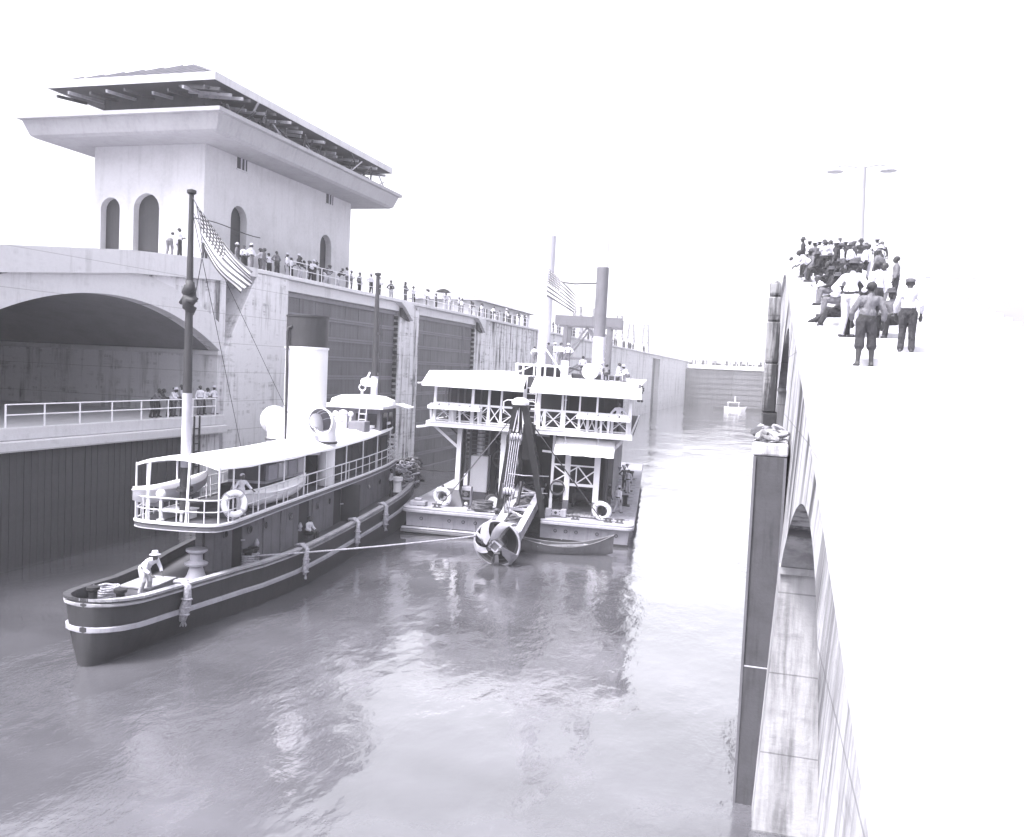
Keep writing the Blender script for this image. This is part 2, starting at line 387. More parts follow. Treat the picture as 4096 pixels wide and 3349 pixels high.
# railing along the edge of the centre wall
def railing(name, pts, h, step, label, mat='white_old', r=.03, rails=(1.0, .55), group=None):
    t = thing(name, label, 'railing', pts[0], 0, group); o = Vector(pts[0])
    for a, b in zip(pts[:-1], pts[1:]):
        a, b = Vector(a), Vector(b); L = (b-a).length; n = max(1, round(L/step)); 
        me = MB().cyl((0,0,0), (0,0,h), r*1.3, n=6).mesh('post'); me.materials.append(MATS[mat])
        for i in range(n+1): put('post', me, None, t, loc=a.lerp(b, i/n)-o)
        for k in rails:
            mb = MB(); mb.cyl(a-o+Vector((0,0,h*k-.02)), b-o+Vector((0,0,h*k-.02)), r, n=6); mb.build('rail', mat, t)
    return t
railing('railing', [(WX-.15, 57, TOP), (WX-.15, 75, TOP)], 1.15, 2.25, 'pale pipe railing on the centre wall above the nearer gate leaf')
railing('railing', [(WX-.15, 76.5, TOP), (WX-.15, 150, TOP)], 1.15, 2.7, 'long pale pipe railing on the centre wall beyond the nearer gate leaf')

# ---------------------------------------------------------------- arched approach (far left)
ap = thing('arched_approach', 'pale concrete approach deck on a wide flat arch, below the control house', 'bridge', (WX, 39, 0))
AC, AH, CR, SP = 38.9, 9.6, 13.1, 10.5
RA = (AH**2+(CR-SP)**2)/(2*(CR-SP)); ZC = CR-RA
def arch_z(y, extra=0): return ZC+math.sqrt(max(0, (RA+extra)**2-(y-AC)**2))
def top_z(y): return 15.72 if y > 47.5 else 15.72-(47.5-y)*.06-max(0, 40-y)*.05
def appart(name, mb, mat, **kw):
    o = mb.build(name, mat, ap, **kw); o.location = (-WX, -39, 0); return o
def arch_slab(x0, x1, ylist, zlo, zhi):
    mb = MB(); n = len(ylist)
    mb.sheet([[(x0, y, zlo(y)) for y in ylist], [(x0, y, zhi(y)) for y in ylist], [(x1, y, zhi(y)) for y in ylist], [(x1, y, zlo(y)) for y in ylist], [(x0, y, zlo(y)) for y in ylist]])
    mb.f.append(tuple([0, n, 2*n, 3*n])); mb.f.append((n-1, 4*n-1, 3*n-1, 2*n-1)); return mb
yl = [AC-AH+2*AH*i/40 for i in range(41)]
appart('spandrel', arch_slab(WX-.7, WX, yl, arch_z, top_z), 'concrete')
appart('shaded_vault', arch_slab(-51.5, WX-.71, yl, lambda y: arch_z(y)+.004, top_z), 'shaded_vault')  # darker than the spandrel: shade under the arch is in its colour
ring = [AC-AH+2*AH*i/40 for i in range(41)]
appart('arch_ring', arch_slab(WX-.4, WX+.10, ring, lambda y: arch_z(y)-.002, lambda y: min(arch_z(y, 1.45), top_z(y)-.9)), 'concrete_clean')
mb = MB(); mb.box(-45.5, WX, 22, AC-AH, -2, 14); appart('pier', mb, 'concrete')
mb = MB(); mb.box(-51.4, WX-.05, AC+AH, 49.2, -2, 15.6); appart('abutment', mb, 'concrete_end')
mb = MB(); mb.box(-51.3, WX+.12, AC+AH-.18, 48.88, 10.2, 10.48); appart('springing', mb, 'concrete_clean', bevel=.04)
cy = [28+i for i in range(25)]
appart('cornice', arch_slab(-45.5, WX+.42, [y for y in cy if y <= 52], lambda y: top_z(y)+.01-(.95 if y < 48.9 else .3), lambda y: top_z(y)+.27), 'concrete_clean')
mb = MB(); mb.box(-51.9, -51.4, 20, 49, -2, 15); appart('back_wall', mb, 'pier_face')  # dark tone here stands in for shade deep behind the arch
# low landing stage under the arch
ld = thing('landing', 'low concrete landing with dark timbered face beneath the arch at far left', 'landing', (-33, 40, 0))
def ldpart(name, mb, mat, **kw):
    o = mb.build(name, mat, ld, **kw); o.location = (33, -40, 0); return o
mb = MB(); mb.box(-51.3, -32.9, 14, 48.4, 5.95, 6.55); ldpart('floor_slab', mb, 'concrete_clean', bevel=.05)
mb = MB(); mb.box(-45.5, -32.6, 14, 48.4, 5.45, 5.94); ldpart('edge_beam', mb, 'concrete_clean', bevel=.05)
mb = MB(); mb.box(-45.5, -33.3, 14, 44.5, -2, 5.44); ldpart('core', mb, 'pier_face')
me = MB().box(0, .25, .02, .4, -1.5, 5.43).mesh('fender_plank'); me.materials.append(MATS['timber_dark'])
yy = 26.0
while yy < 44.2: put('fender_plank', me, None, ld, loc=(-33.29+33+random.uniform(-.03, .03), yy-40, 0)); yy += .42
mb = MB(); mb.box(-45.5, -33.2, 44.5, 48.4, -2, 5.44); ldpart('core', mb, 'concrete')
mb = MB()
for dy in (-.25, .25): mb.box(-32.58, -32.5, 45.2+dy-.04, 45.2+dy+.04, .5, 6.6)
ldpart('ladder_rail', mb, 'black_iron')
for i in range(12):
    mb = MB(); mb.box(-32.57, -32.52, 44.95, 45.45, .9+i*.45, .97+i*.45); ldpart('rung', mb, 'black_iron')
railing('railing', [(-32.98, 32, 6.55), (-32.98, 47.6, 6.55)], 1.05, 2.1, 'white pipe railing on the low landing under the arch', 'white', .035)

# ---------------------------------------------------------------- control house
ch = thing('control_house', 'tall pale control house with arched doors and deep eaves, roof unfinished', 'building', (-42.5, 63, TOP))
CO = Vector((-42.5, 63, TOP))
def chpart(name, mb, mat, parent=ch, **kw):
    mb.v = [tuple(Vector(p)-CO) for p in mb.v]; return mb.build(name, mat, parent, **kw)
X0, X1, Y0, Y1, ZB, ZT = -47.0, -38.0, 52.9, 74.4, TOP-.02, 24.6
def wall_arches(fn, a0, a1, z0, z1, ops, th):
    """wall in local (a,z) with arched openings ops=(centre,half width,sill,spring); fn(a,depth,z)"""
    mb = MB(); ops = sorted(ops); cur = a0
    def slab(pts):   # outline in (a,z)
        n = len(pts); mb.add([fn(a, 0, z) for a, z in pts]+[fn(a, th, z) for a, z in pts], [tuple(range(n)), tuple(range(2*n-1, n-1, -1))]+[(i, (i+1) % n, n+(i+1) % n, n+i) for i in range(n)])
    for c, hw, sill, spr in ops:
        slab([(cur, z0), (c-hw, z0), (c-hw, z1), (cur, z1)])
        if sill > z0+.02: slab([(c-hw, z0), (c+hw, z0), (c+hw, sill), (c-hw, sill)])
        N = 10
        for k in range(N):
            t0, t1 = math.pi*(1-k/N), math.pi*(1-(k+1)/N)
            p0 = (c+hw*math.cos(t0), spr+hw*math.sin(t0)); p1 = (c+hw*math.cos(t1), spr+hw*math.sin(t1))
            slab([p0, p1, (p1[0], z1), (p0[0], z1)])
        cur = c+hw
    slab([(cur, z0), (a1, z0), (a1, z1), (cur, z1)])
    return mb
east = [(57.05, 1.0, TOP, 20.0), (70.0, 1.0, TOP, 19.95)]
chpart('wall', wall_arches(lambda a, d, z: (X1-d, a, z), Y0, Y1, ZB, ZT, east, .55), 'plaster')
south = [(-42.6, 1.05, TOP, 20.1), (-45.6, .8, 17.3, 20.1)]
chpart('wall', wall_arches(lambda a, d, z: (a, Y0+.002+d, z), X0, X1-.56, ZB, ZT, south, .55), 'plaster')
mb = MB(); mb.box(X0, X1-.9, Y1-.9, Y1, ZB, ZT); chpart('wall', mb, 'plaster')
mb = MB(); mb.box(X0-.01, X0+.9, Y0+.9, Y1-.9, ZB, ZT); chpart('wall', mb, 'plaster')
for c, hw, sill, spr in east:
    mb = MB(); mb.box(X1-.68, X1-.58, c-hw-.1, c+hw+.1, ZB, spr+hw); d_ = chpart('door', mb, 'dark_paint')
    for k in range(3): 
        mb = MB(); mb.box(X1-.58, X1-.54, c-hw*.8, c+hw*.8, ZB+.4+k*1.3, ZB+1.4+k*1.3); chpart('door_panel', mb, 'dark_paint', d_)
for c, hw, sill, spr in south:
    mb = MB(); mb.box(c-hw-.1, c+hw+.1, Y0+.58, Y0+.68, ZB, spr+hw); chpart('door', mb, 'dark_paint')
for yc in (57.25, 70.4):      # small openings under the eaves
    mb = MB(); mb.box(X1-.05, X1+.015, yc-.62, yc+.62, 23.6, 24.5); wn = chpart('window', mb, 'interior')
    mb = MB(); mb.box(X1-.02, X1+.07, yc-.70, yc+.70, 23.5, 23.6); chpart('sill', mb, 'plaster', wn)
    for k in range(2):
        mb = MB(); mb.box(X1+.016, X1+.05, yc-.2+k*.45, yc-.05+k*.45, 23.62, 24.48); chpart('mullion', mb, 'steel_pale', wn)
# deep flat eaves with a flaring fascia
EX, EY0, EY1 = 2.6, 2.6, 2.7
pr = [(EX, 24.42), (EX+.55, 25.55), (EX+.75, 25.6), (EX+.75, 25.75), (0, 25.75)]
mb = MB()
loops = []
for off, z in [(-1.2, 24.40), (EX, 24.40), (EX+.25, 24.55), (EX+.6, 25.5), (EX+.85, 25.55), (EX+.85, 25.8), (-1.2, 25.8)]:
    loops.append([(X0-off, Y0-off, z), (X1+off, Y0-off, z), (X1+off, Y1+off, z), (X0-off, Y1+off, z)])
mb.sheet(loops, True); mb.f.append((0,1,2,3)); n = len(mb.v); mb.f.append((n-4, n-3, n-2, n-1)); chpart('eaves', mb, 'shaded_eave_plaster')  # plaster tone lowered so the colour carries the shade under the eaves
mb = MB(); mb.box(X0+.4, X1-.4, Y0+.4, Y1-.4, 25.8, 27.9); chpart('attic', mb, 'timber_dark')
rf = MB(); zo = 27.9; o2 = 2.0
lp = []
for off, z in [(-.6, zo), (o2, zo), (o2+.12, zo+.1), (o2, zo+.45)]:
    lp.append([(X0-off, Y0-off, z), (X1+off, Y0-off, z), (X1+off, Y1+off+1.8, z), (X0-off, Y1+off+1.8, z)])
rf.sheet(lp, True); rf.f.append((0,1,2,3)); roof = chpart('roof', rf, 'timber_dark')
for q in range(4):
    mb = MB(); ca = [(X0-o2-.13, Y0-o2-.13), (X1+o2+.13, Y0-o2-.13), (X1+o2+.13, Y1+o2+1.93), (X0-o2-.13, Y1+o2+1.93)]; a_, b_ = ca[q], ca[(q+1) % 4]
    mb.bar((a_[0], a_[1], zo+.24), (b_[0], b_[1], zo+.24), .08, .5); chpart('roof_fascia', mb, 'plaster', roof)
mb = MB(); xm = (X0+X1)/2; e = [(X0-o2, Y0-o2, zo+.46), (X1+o2, Y0-o2, zo+.46), (X1+o2, Y1+o2+1.8, zo+.46), (X0-o2, Y1+o2+1.8, zo+.46), (xm, Y0+4.5, 31.3), (xm, Y1-2, 31.3)]
mb.add(e, [(0,1,4), (1,2,5,4), (2,3,5), (3,0,4,5)]); chpart('roof_slope', mb, 'tile', roof)
for side in range(2):           # ribs of roof tile on the east and south slopes
    for k in range(34 if side == 0 else 14):
        if side == 0:
            yy = Y0-o2+.5+k*.8; f_ = min(1, max(.05, (yy-(Y0-o2))/6.5)); f_ = min(f_, max(.05, (Y1+o2+1.8-yy)/5.8)); p, q = (X1+o2, yy, zo+.5), (X1+o2+(xm-X1-o2)*f_, yy, zo+.5+(31.3-zo-.46)*f_)
        else:
            xx = X0-o2+.5+k*.92; f_ = 1-abs(xx-xm)/(xm-X0+o2+.01); f_ = max(.05, f_); p, q = (xx, Y0-o2, zo+.5), (xx, Y0-o2+6.5*f_, zo+.5+(31.3-zo-.46)*f_)
        mb = MB(); mb.bar(p, q, .16, .1); chpart('tile_rib', mb, 'tile', roof)
for k in range(26):             # rafter ends and staging timbers of the unfinished roof
    yy = Y0-1.8+k*1.02; L = random.uniform(1.3, 2.7); z0 = 27.55+random.uniform(-.25, .15)
    mb = MB(); mb.bar((X1-.8, yy, z0+.2), (X1+L, yy+random.uniform(-.12, .12), z0-.15), .14, .2); chpart('rafter', mb, 'timber' if k % 3 else 'timber_dark')
for k in range(9):
    xx = X0-1.5+k*1.5; mb = MB(); mb.bar((xx, Y0+.8, 27.7), (xx, Y0-random.uniform(1.3, 2.6), 27.4), .14, .2); chpart('rafter', mb, 'timber' if k % 2 else 'timber_dark')
for k in range(60):
    yy = random.uniform(Y0+1, Y1+1.5); a = Vector((X1+random.uniform(.2, 2.7), yy, random.uniform(25.9, 26.5))); d = Vector((random.uniform(-.8, 1.0), random.uniform(-1.3, 1.3), random.uniform(.1, 1.3)))
    mb = MB(); mb.bar(a, a+d, random.uniform(.08, .16), random.uniform(.06, .14)); chpart('timber_prop', mb, random.choice(['timber', 'timber_dark', 'timber_dark', 'interior']))
mb = MB(); pts = [(-37.2, 50.5+i*.9, 19.05+.12*math.sin(i*.6)) for i in range(10)]
mb.tube(pts, .035, 5); tag(mb.build('overhead_wire', 'wire'), 'thin dark wire strung across the front of the control house', 'wire')

# ---------------------------------------------------------------- upper end of the chamber
fg = thing('lock_gate', 'closed dark mitre gates shutting the far end of the lock chamber', 'lock gate', (-17, 338, 0))
for s, x0, x1 in ((-1, WX, -16.6), (1, -16.6, .2)):
    mb = MB(); ya, yb = (337, 341) if s < 0 else (341, 337)
    mb.add([(x0+17, ya-338, -1), (x1+17, yb-338, -1), (x1+17, yb-338, 13.1), (x0+17, ya-338, 13.1), (x0+17, ya-336.5, -1), (x1+17, yb-336.5, -1), (x1+17, yb-336.5, 13.1), (x0+17, ya-336.5, 13.1)],
           [(0,1,2,3), (7,6,5,4), (0,4,5,1), (2,6,7,3), (1,5,6,2), (0,3,7,4)]); lf = mb.build('leaf', 'gate_plate', fg)
    for k in range(7):
        mb = MB(); z = .8+k*1.9; mb.bar((x0+17, ya-338.1, z), (x1+17, yb-338.1, z), .25, .22); mb.build('girder', 'gate_plate', lf)
    mb = MB(); mb.bar((x0+17, ya-337.8, 14.2), (x1+17, yb-337.8, 14.2), 1.6, 1.5); mb.build('walkway', 'concrete_clean', lf)
    for k in range(9):
        t_ = (k+.5)/9; px = x0+(x1-x0)*t_+17; py = ya+(yb-ya)*t_-338.5; mb = MB(); mb.box(px-.05, px+.05, py, py+.1, 14.9, 16.0); mb.build('rail_post', 'white_old', lf)
# ---------------------------------------------------------------- right-hand side wall: arcade under a rising stairway
HR = R(.9); DW = Vector((-math.sin(HR), math.cos(HR), 0)); NW = Vector((math.cos(HR), math.sin(HR), 0))
PT = Vector((.01, 49.43, TOP))                      # top of the slope
def rw(s, d, z):                                    # s: metres along the wall from the top of slope (southwards negative), d: distance east of the edge
    p = PT+DW*s+NW*d; return (p.x, p.y, z)
SL = .184
def rz_(s): return TOP+min(0, s)*SL
sw = thing('side_wall', 'sloping white concrete side wall on arches, rising away on the right', 'lock wall', rw(0, 0, 0))
SO = Vector(rw(0, 0, 0))
def swp(name, mb, mat, **kw):
    mb.v = [tuple(Vector(p)-SO) for p in mb.v]; return mb.build(name, mat, sw, **kw)
BAT = .045
def face(s, z): return -BAT*max(0, rz_(s)-z)*1.0     # battered face: lower is farther into the water
ARCH = [(-35.0, 6.3, 8.25, 2.2), (-14.0, 5.6, 12.2, 2.3)]   # centre, half span, crown, rise
def az(s):
    for c, h, cr, ri in ARCH:
        if abs(s-c) < h:
            ra = (h*h+ri*ri)/(2*ri); return cr-ra+math.sqrt(ra*ra-(s-c)**2)
    return None
WID = 6.2
for c, h, cr, ri in ARCH:
    ss = [c-h+2*h*i/36 for i in range(37)]
    mb = MB(); n = 37
    lo = [az(min(max(s, c-h+1e-4), c+h-1e-4)) for s in ss]
    mb.sheet([[rw(s, face(s, l), l) for s, l in zip(ss, lo)], [rw(s, 0, rz_(s)-.5) for s in ss], [rw(s, WID, rz_(s)-.5) for s in ss], [rw(s, WID, l) for s, l in zip(ss, lo)], [rw(s, face(s, l), l) for s, l in zip(ss, lo)]])
    mb.f.append((0, n, 2*n, 3*n)); mb.f.append((n-1, 4*n-1, 3*n-1, 2*n-1)); swp('spandrel', mb, 'concrete_side')
ends = [(-60, -41.3), (-28.7, -19.6), (-8.4, 0), (0, 60), (60, 300)]
for a, b in ends:
    mb = MB(); za, zb = rz_(a)-.5, rz_(b)-.5
    if a >= 0: za = zb = TOP-.3
    p = [rw(a, face(a, -2), -2), rw(b, face(b, -2), -2), rw(b, 0, zb), rw(a, 0, za), rw(a, WID, -2), rw(b, WID, -2), rw(b, WID, zb), rw(a, WID, za)]
    mb.add(p, [(0,1,2,3), (7,6,5,4), (0,4,5,1), (3,2,6,7), (1,5,6,2), (0,3,7,4)]); swp('pier' if a < 0 else 'wall_block', mb, 'concrete_side')
for a, b in [(-41.3, -28.7), (-19.6, -8.4)]:           # closing wall behind the arches
    mb = MB(); p = [rw(a, WID-.3, -2), rw(b, WID-.3, -2), rw(b, WID-.3, az(b-.02)+1 if az(b-.02) else 9), rw(a, WID-.3, 9)]
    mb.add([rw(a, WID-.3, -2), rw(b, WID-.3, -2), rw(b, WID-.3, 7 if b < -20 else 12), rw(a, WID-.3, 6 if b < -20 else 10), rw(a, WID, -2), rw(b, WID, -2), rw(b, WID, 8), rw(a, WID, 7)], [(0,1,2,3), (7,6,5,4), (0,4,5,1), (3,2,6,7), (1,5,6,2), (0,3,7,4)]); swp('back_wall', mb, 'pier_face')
for sc_, zz in ((-28.7, 6.1), (-8.4, 9.9)):
    mb = MB(); p0 = rw(sc_-.10, face(sc_, zz)-.1, zz-.55); 
    mb.add([rw(sc_-.10, face(sc_, zz)-.02, zz-.16), rw(sc_+.3, face(sc_, zz)-.02, zz-.16), rw(sc_+.3, WID-.4, zz-.16), rw(sc_-.10, WID-.4, zz-.16), rw(sc_-.10, face(sc_, zz)-.02, zz), rw(sc_+.3, face(sc_, zz)-.02, zz), rw(sc_+.3, WID-.4, zz), rw(sc_-.10, WID-.4, zz)], [(0,3,2,1),(4,5,6,7),(0,1,5,4),(1,2,6,5),(2,3,7,6),(3,0,4,7)]); swp('springing', mb, 'concrete_side')
# smooth sloping kerb along the edge, then broad shallow steps
mb = MB(); a, b = -49, 0
for d0, d1, h in ((0, .55, 0),):
    mb.add([rw(a, d0-.03, rz_(a)-.49), rw(b, d0-.03, TOP-.49), rw(b, d0-.03, TOP), rw(a, d0-.03, rz_(a)), rw(a, d1, rz_(a)-.49), rw(b, d1, TOP-.49), rw(b, d1, TOP), rw(a, d1, rz_(a))], [(0,1,2,3), (7,6,5,4), (0,4,5,1), (3,2,6,7), (1,5,6,2), (0,3,7,4)])
swp('kerb', mb, 'concrete_top', bevel=.05)
RUN = 1.09
s = 0.0; k = 0
while s > -46:
    z = rz_(s-RUN); mb = MB(); x1 = WID-.02
    vs = [rw(s-RUN, .545, z-.45), rw(s, .545, z-.45), rw(s, x1, z-.45), rw(s-RUN, x1, z-.45), rw(s-RUN, .545, z), rw(s, .545, z), rw(s, x1, z), rw(s-RUN, x1, z)]
    mb.add(vs, [(0,3,2,1),(4,5,6,7),(0,1,5,4),(1,2,6,5),(2,3,7,6),(3,0,4,7)]); swp('step', mb, 'concrete_top', bevel=.03); s -= RUN; k += 1
def step_z(s): 
    return rz_(math.floor(s/RUN)*RUN) if s < 0 else TOP
y = 0.0
while y < 300:
    y1 = y+(10 if y < 60 else 60); mb = MB(); mb.add([rw(y+.01, -.15, TOP-.29), rw(y1-.01, -.15, TOP-.29), rw(y1-.01, WID+3, TOP-.29), rw(y+.01, WID+3, TOP-.29), rw(y+.01, -.15, TOP), rw(y1-.01, -.15, TOP), rw(y1-.01, WID+3, TOP), rw(y+.01, WID+3, TOP)], [(0,3,2,1),(4,5,6,7),(0,1,5,4),(1,2,6,5),(2,3,7,6),(3,0,4,7)])
    swp('coping_slab', mb, 'concrete_top', bevel=.03); y = y1

# near dark fender pier in front of the arcade
P1Y = 22.0
fp = thing('fender_pier', 'near dark smooth-faced fender pier with broken stone on top, lower right', 'pier', (-.14, P1Y, 0))
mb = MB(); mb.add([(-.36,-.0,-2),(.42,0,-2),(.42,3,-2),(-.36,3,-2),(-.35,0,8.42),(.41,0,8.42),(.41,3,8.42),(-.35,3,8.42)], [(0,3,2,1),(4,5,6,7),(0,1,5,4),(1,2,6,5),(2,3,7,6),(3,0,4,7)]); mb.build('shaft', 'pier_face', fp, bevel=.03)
mb = MB(); mb.box(-.40, .425, -.03, 3.0, 8.425, 8.72); mb.build('cap', 'concrete', fp, bevel=.05)
for sx in (-.325, .375):
    mb = MB(); mb.box(sx-.03, sx+.03, -.05, -.01, -2, 8.4); mb.build('corner_strip', 'mid_grey', fp)
mb = MB(); mb.box(-.28, .33, -.035, -.004, -2, 3.35); mb.build('lower_plate', 'pier_face', fp)
mb = MB(); mb.box(-.28, .33, -.042, -.006, 3.352, 3.375); mb.build('plate_edge', 'steel_pale', fp)
for k in range(26):
    bm = bmesh.new(); bmesh.ops.create_icosphere(bm, subdivisions=2, radius=1)
    sx, sy, sz = random.uniform(.10, .26), random.uniform(.12, .3), random.uniform(.05, .12)
    for v in bm.verts:
        v.co *= 1+.35*noise.noise(v.co*1.6+Vector((k*3.1, 0, 0))); v.co = Vector((v.co.x*sx, v.co.y*sy, v.co.z*sz))
    bmesh.ops.rotate(bm, verts=bm.verts, matrix=Matrix.Rotation(random.uniform(0, 3), 3, 'Z') @ Matrix.Rotation(random.uniform(-.5, .5), 3, 'X'))
    me = bpy.data.meshes.new('stone'); bm.to_mesh(me); bm.free()
    t = random.random(); put('stone', me, random.choice(['concrete_side', 'concrete_dirty', 'timber']), fp, loc=(random.uniform(-.3, .3), random.uniform(.15, 2.4), 8.77+.30*(1-abs(t-.5))*random.random()))
# taller weathered pier beyond it
bp = thing('fender_pier', 'taller weathered concrete pier with blackened blocks, beyond the dark fender pier', 'pier', (-.3, 38, 0))
zs = [-2, 3.5, 6.6, 8.9, 10.9, 12.6, 13.6, 14.25]
for i in range(7):
    wd = .62-.035*i; o_ = .0; mb = MB(); mb.box(-.38+.01*i, .36-.055*i if i < 4 else .30-.03*i, 0, 2.2, zs[i]+.012, zs[i+1]-.012); mb.build('block', 'concrete_pier', bp, bevel=.06 if i < 6 else .14)

# lamp standards on the side wall
def lamp_post(x, y, h, label):
    t = thing('lamp_post', label, 'lamp post', (x, y, TOP), 0, 'concrete lamp standards on the side wall')
    MB().lathe([(.9, 0), (.9, .5), (.7, .7), (.6, 1.2), (.34, h-.6), (.34, h-.5), (.34, h-.25), (.2, h-.15)], 12).build('column', 'lamp_concrete', t, smooth=40)
    for sgn in (-1, 1):
        MB().tube([(0, 0, h-.35), (sgn*.7, 0, h-.2), (sgn*1.3, 0, h-.1), (sgn*1.9, 0, h-.25)], .07, 6).build('arm', 'lamp_concrete', t)
        MB().lathe([(.08, .12), (.16, .05), (.62, -.28), (.6, -.32)], 14, (sgn*1.9, 0, h-.3)).build('shade', 'lamp_concrete', t)
lamp_post(5.0, 74, 11.0, 'nearer tall concrete lamp standard rising behind the crowd on the right')
lamp_post(7.4, 170, 11.0, 'farther concrete lamp standard, small behind the crowd on the right')

# far machinery houses and lattice frames on the centre wall
def far_house(x, y, lx, ly, h, label):
    t = thing('machine_house', label, 'building', (x, y, TOP))
    MB().box(-lx/2, lx/2, -ly/2, ly/2, -.02, h).build('wall', 'plaster', t)
    o = .9; MB().add([(-lx/2-o, -ly/2-o, h), (lx/2+o, -ly/2-o, h), (lx/2+o, ly/2+o, h), (-lx/2-o, ly/2+o, h), (0, -ly/2+lx/2, h+1.7), (0, ly/2-lx/2, h+1.7)], [(0,1,4), (1,2,5,4), (2,3,5), (3,0,4,5), (0,3,2,1)]).build('roof', 'tile', t)
    for k in range(int(ly/3)):
        MB().box(lx/2-.02, lx/2+.03, -ly/2+1+k*3, -ly/2+2.3+k*3, 1.0, 2.6).build('window', 'dark_paint', t)
far_house(-45, 131, 9, 28, 3.3, 'long low hip-roofed machine house far along the centre wall')
far_house(-44, 205, 8, 20, 3.0, 'smaller hip-roofed machine house farthest along the centre wall')
def frame_tower(x, y, h, label):
    t = thing('lattice_tower', label, 'tower', (x, y, TOP), 0, 'lattice frames far along the centre wall')
    for sx in (-1.1, 1.1):
        for sy in (-1.1, 1.1): MB().bar((sx, sy, 0), (sx*.5, sy*.5, h), .16).build('leg', 'mid_grey', t)
    nn = max(2, int(h/1.6))
    for k in range(nn):
        z0, z1 = h*k/nn, h*(k+1)/nn; f0, f1 = 1-.5*k/nn, 1-.5*(k+1)/nn
        for a, b in (((-1.1, -1.1), (1.1, -1.1)), ((1.1, -1.1), (1.1, 1.1))):
            MB().bar((a[0]*f0, a[1]*f0, z0), (b[0]*f1, b[1]*f1, z1), .1).build('brace', 'mid_grey', t)
            MB().bar((b[0]*f1, b[1]*f1, z1), (a[0]*f1, a[1]*f1, z1), .1).build('brace', 'mid_grey', t)
for k, (yy, h) in enumerate([(168, 6.5), (186, 7.5), (214, 8), (232, 7), (258, 8.5)]):
    frame_tower(-37.5, yy, h, ordn(k)+' lattice frame tower from the dredge, far along the centre wall')
# moored launch before the far gates
lz = thing('moored_launch', 'small white launch moored before the far gates', 'boat', (-13.5, 300, 0))
MB().sheet([[(-3.4, -.9, 1.1), (-1, -1.3, 1.0), (2, -1.2, 1.1), (3.8, 0, 1.5)], [(-3.3, -.7, -.3), (-1, -1.0, -.3), (2, -.9, -.3), (3.2, 0, -.3)], [(-3.3, .7, -.3), (-1, 1.0, -.3), (2, .9, -.3), (3.2, 0, -.3)], [(-3.4, .9, 1.1), (-1, 1.3, 1.0), (2, 1.2, 1.1), (3.8, 0, 1.5)], [(-3.4, -.9, 1.1), (-1, -1.3, 1.0), (2, -1.2, 1.1), (3.8, 0, 1.5)]]).build('hull', 'white', lz)
MB().box(-2.4, 1.4, -1, 1, 2.5, 2.65).build('canopy', 'canvas', lz)
for a in (-2.2, 1.2):
    for b in (-.9, .9): MB().box(a-.05, a+.05, b-.05, b+.05, .9, 2.5).build('post', 'white', lz)
MB().cyl((0, 0, 2.6), (0, 0, 4.6), .28, n=10).build('funnel', 'steel_pale', lz)
lb = thing('flat_barge', 'long low dark barge moored before the far gates', 'barge', (-12.5, 304, 0))
MB().box(-8, 8, -2, 2, -.5, 1.0).build('hull', 'dark_paint', lb, bevel=.2)
MB().box(-7.6, 7.6, -1.7, 1.7, 1.0, 1.25).build('deck', 'deck', lb)
# haze: humid air over the canal
hz = MB(); hz.box(-3050, 3050, -1550, 4550, -3, 130)
ho = hz.build('haze', None); ho['kind'] = 'stuff'
mt = bpy.data.materials.new('haze_air'); mt.use_nodes = True; nt = mt.node_tree; nt.nodes.clear()
pv = nt.nodes.new('ShaderNodeVolumePrincipled'); pv.inputs['Color'].default_value = (.955, .95, 1.0, 1); pv.inputs['Density'].default_value = HAZE; pv.inputs['Anisotropy'].default_value = .0
on = nt.nodes.new('ShaderNodeOutputMaterial'); nt.links.new(pv.outputs[0], on.inputs['Volume']); ho.data.materials.append(mt)
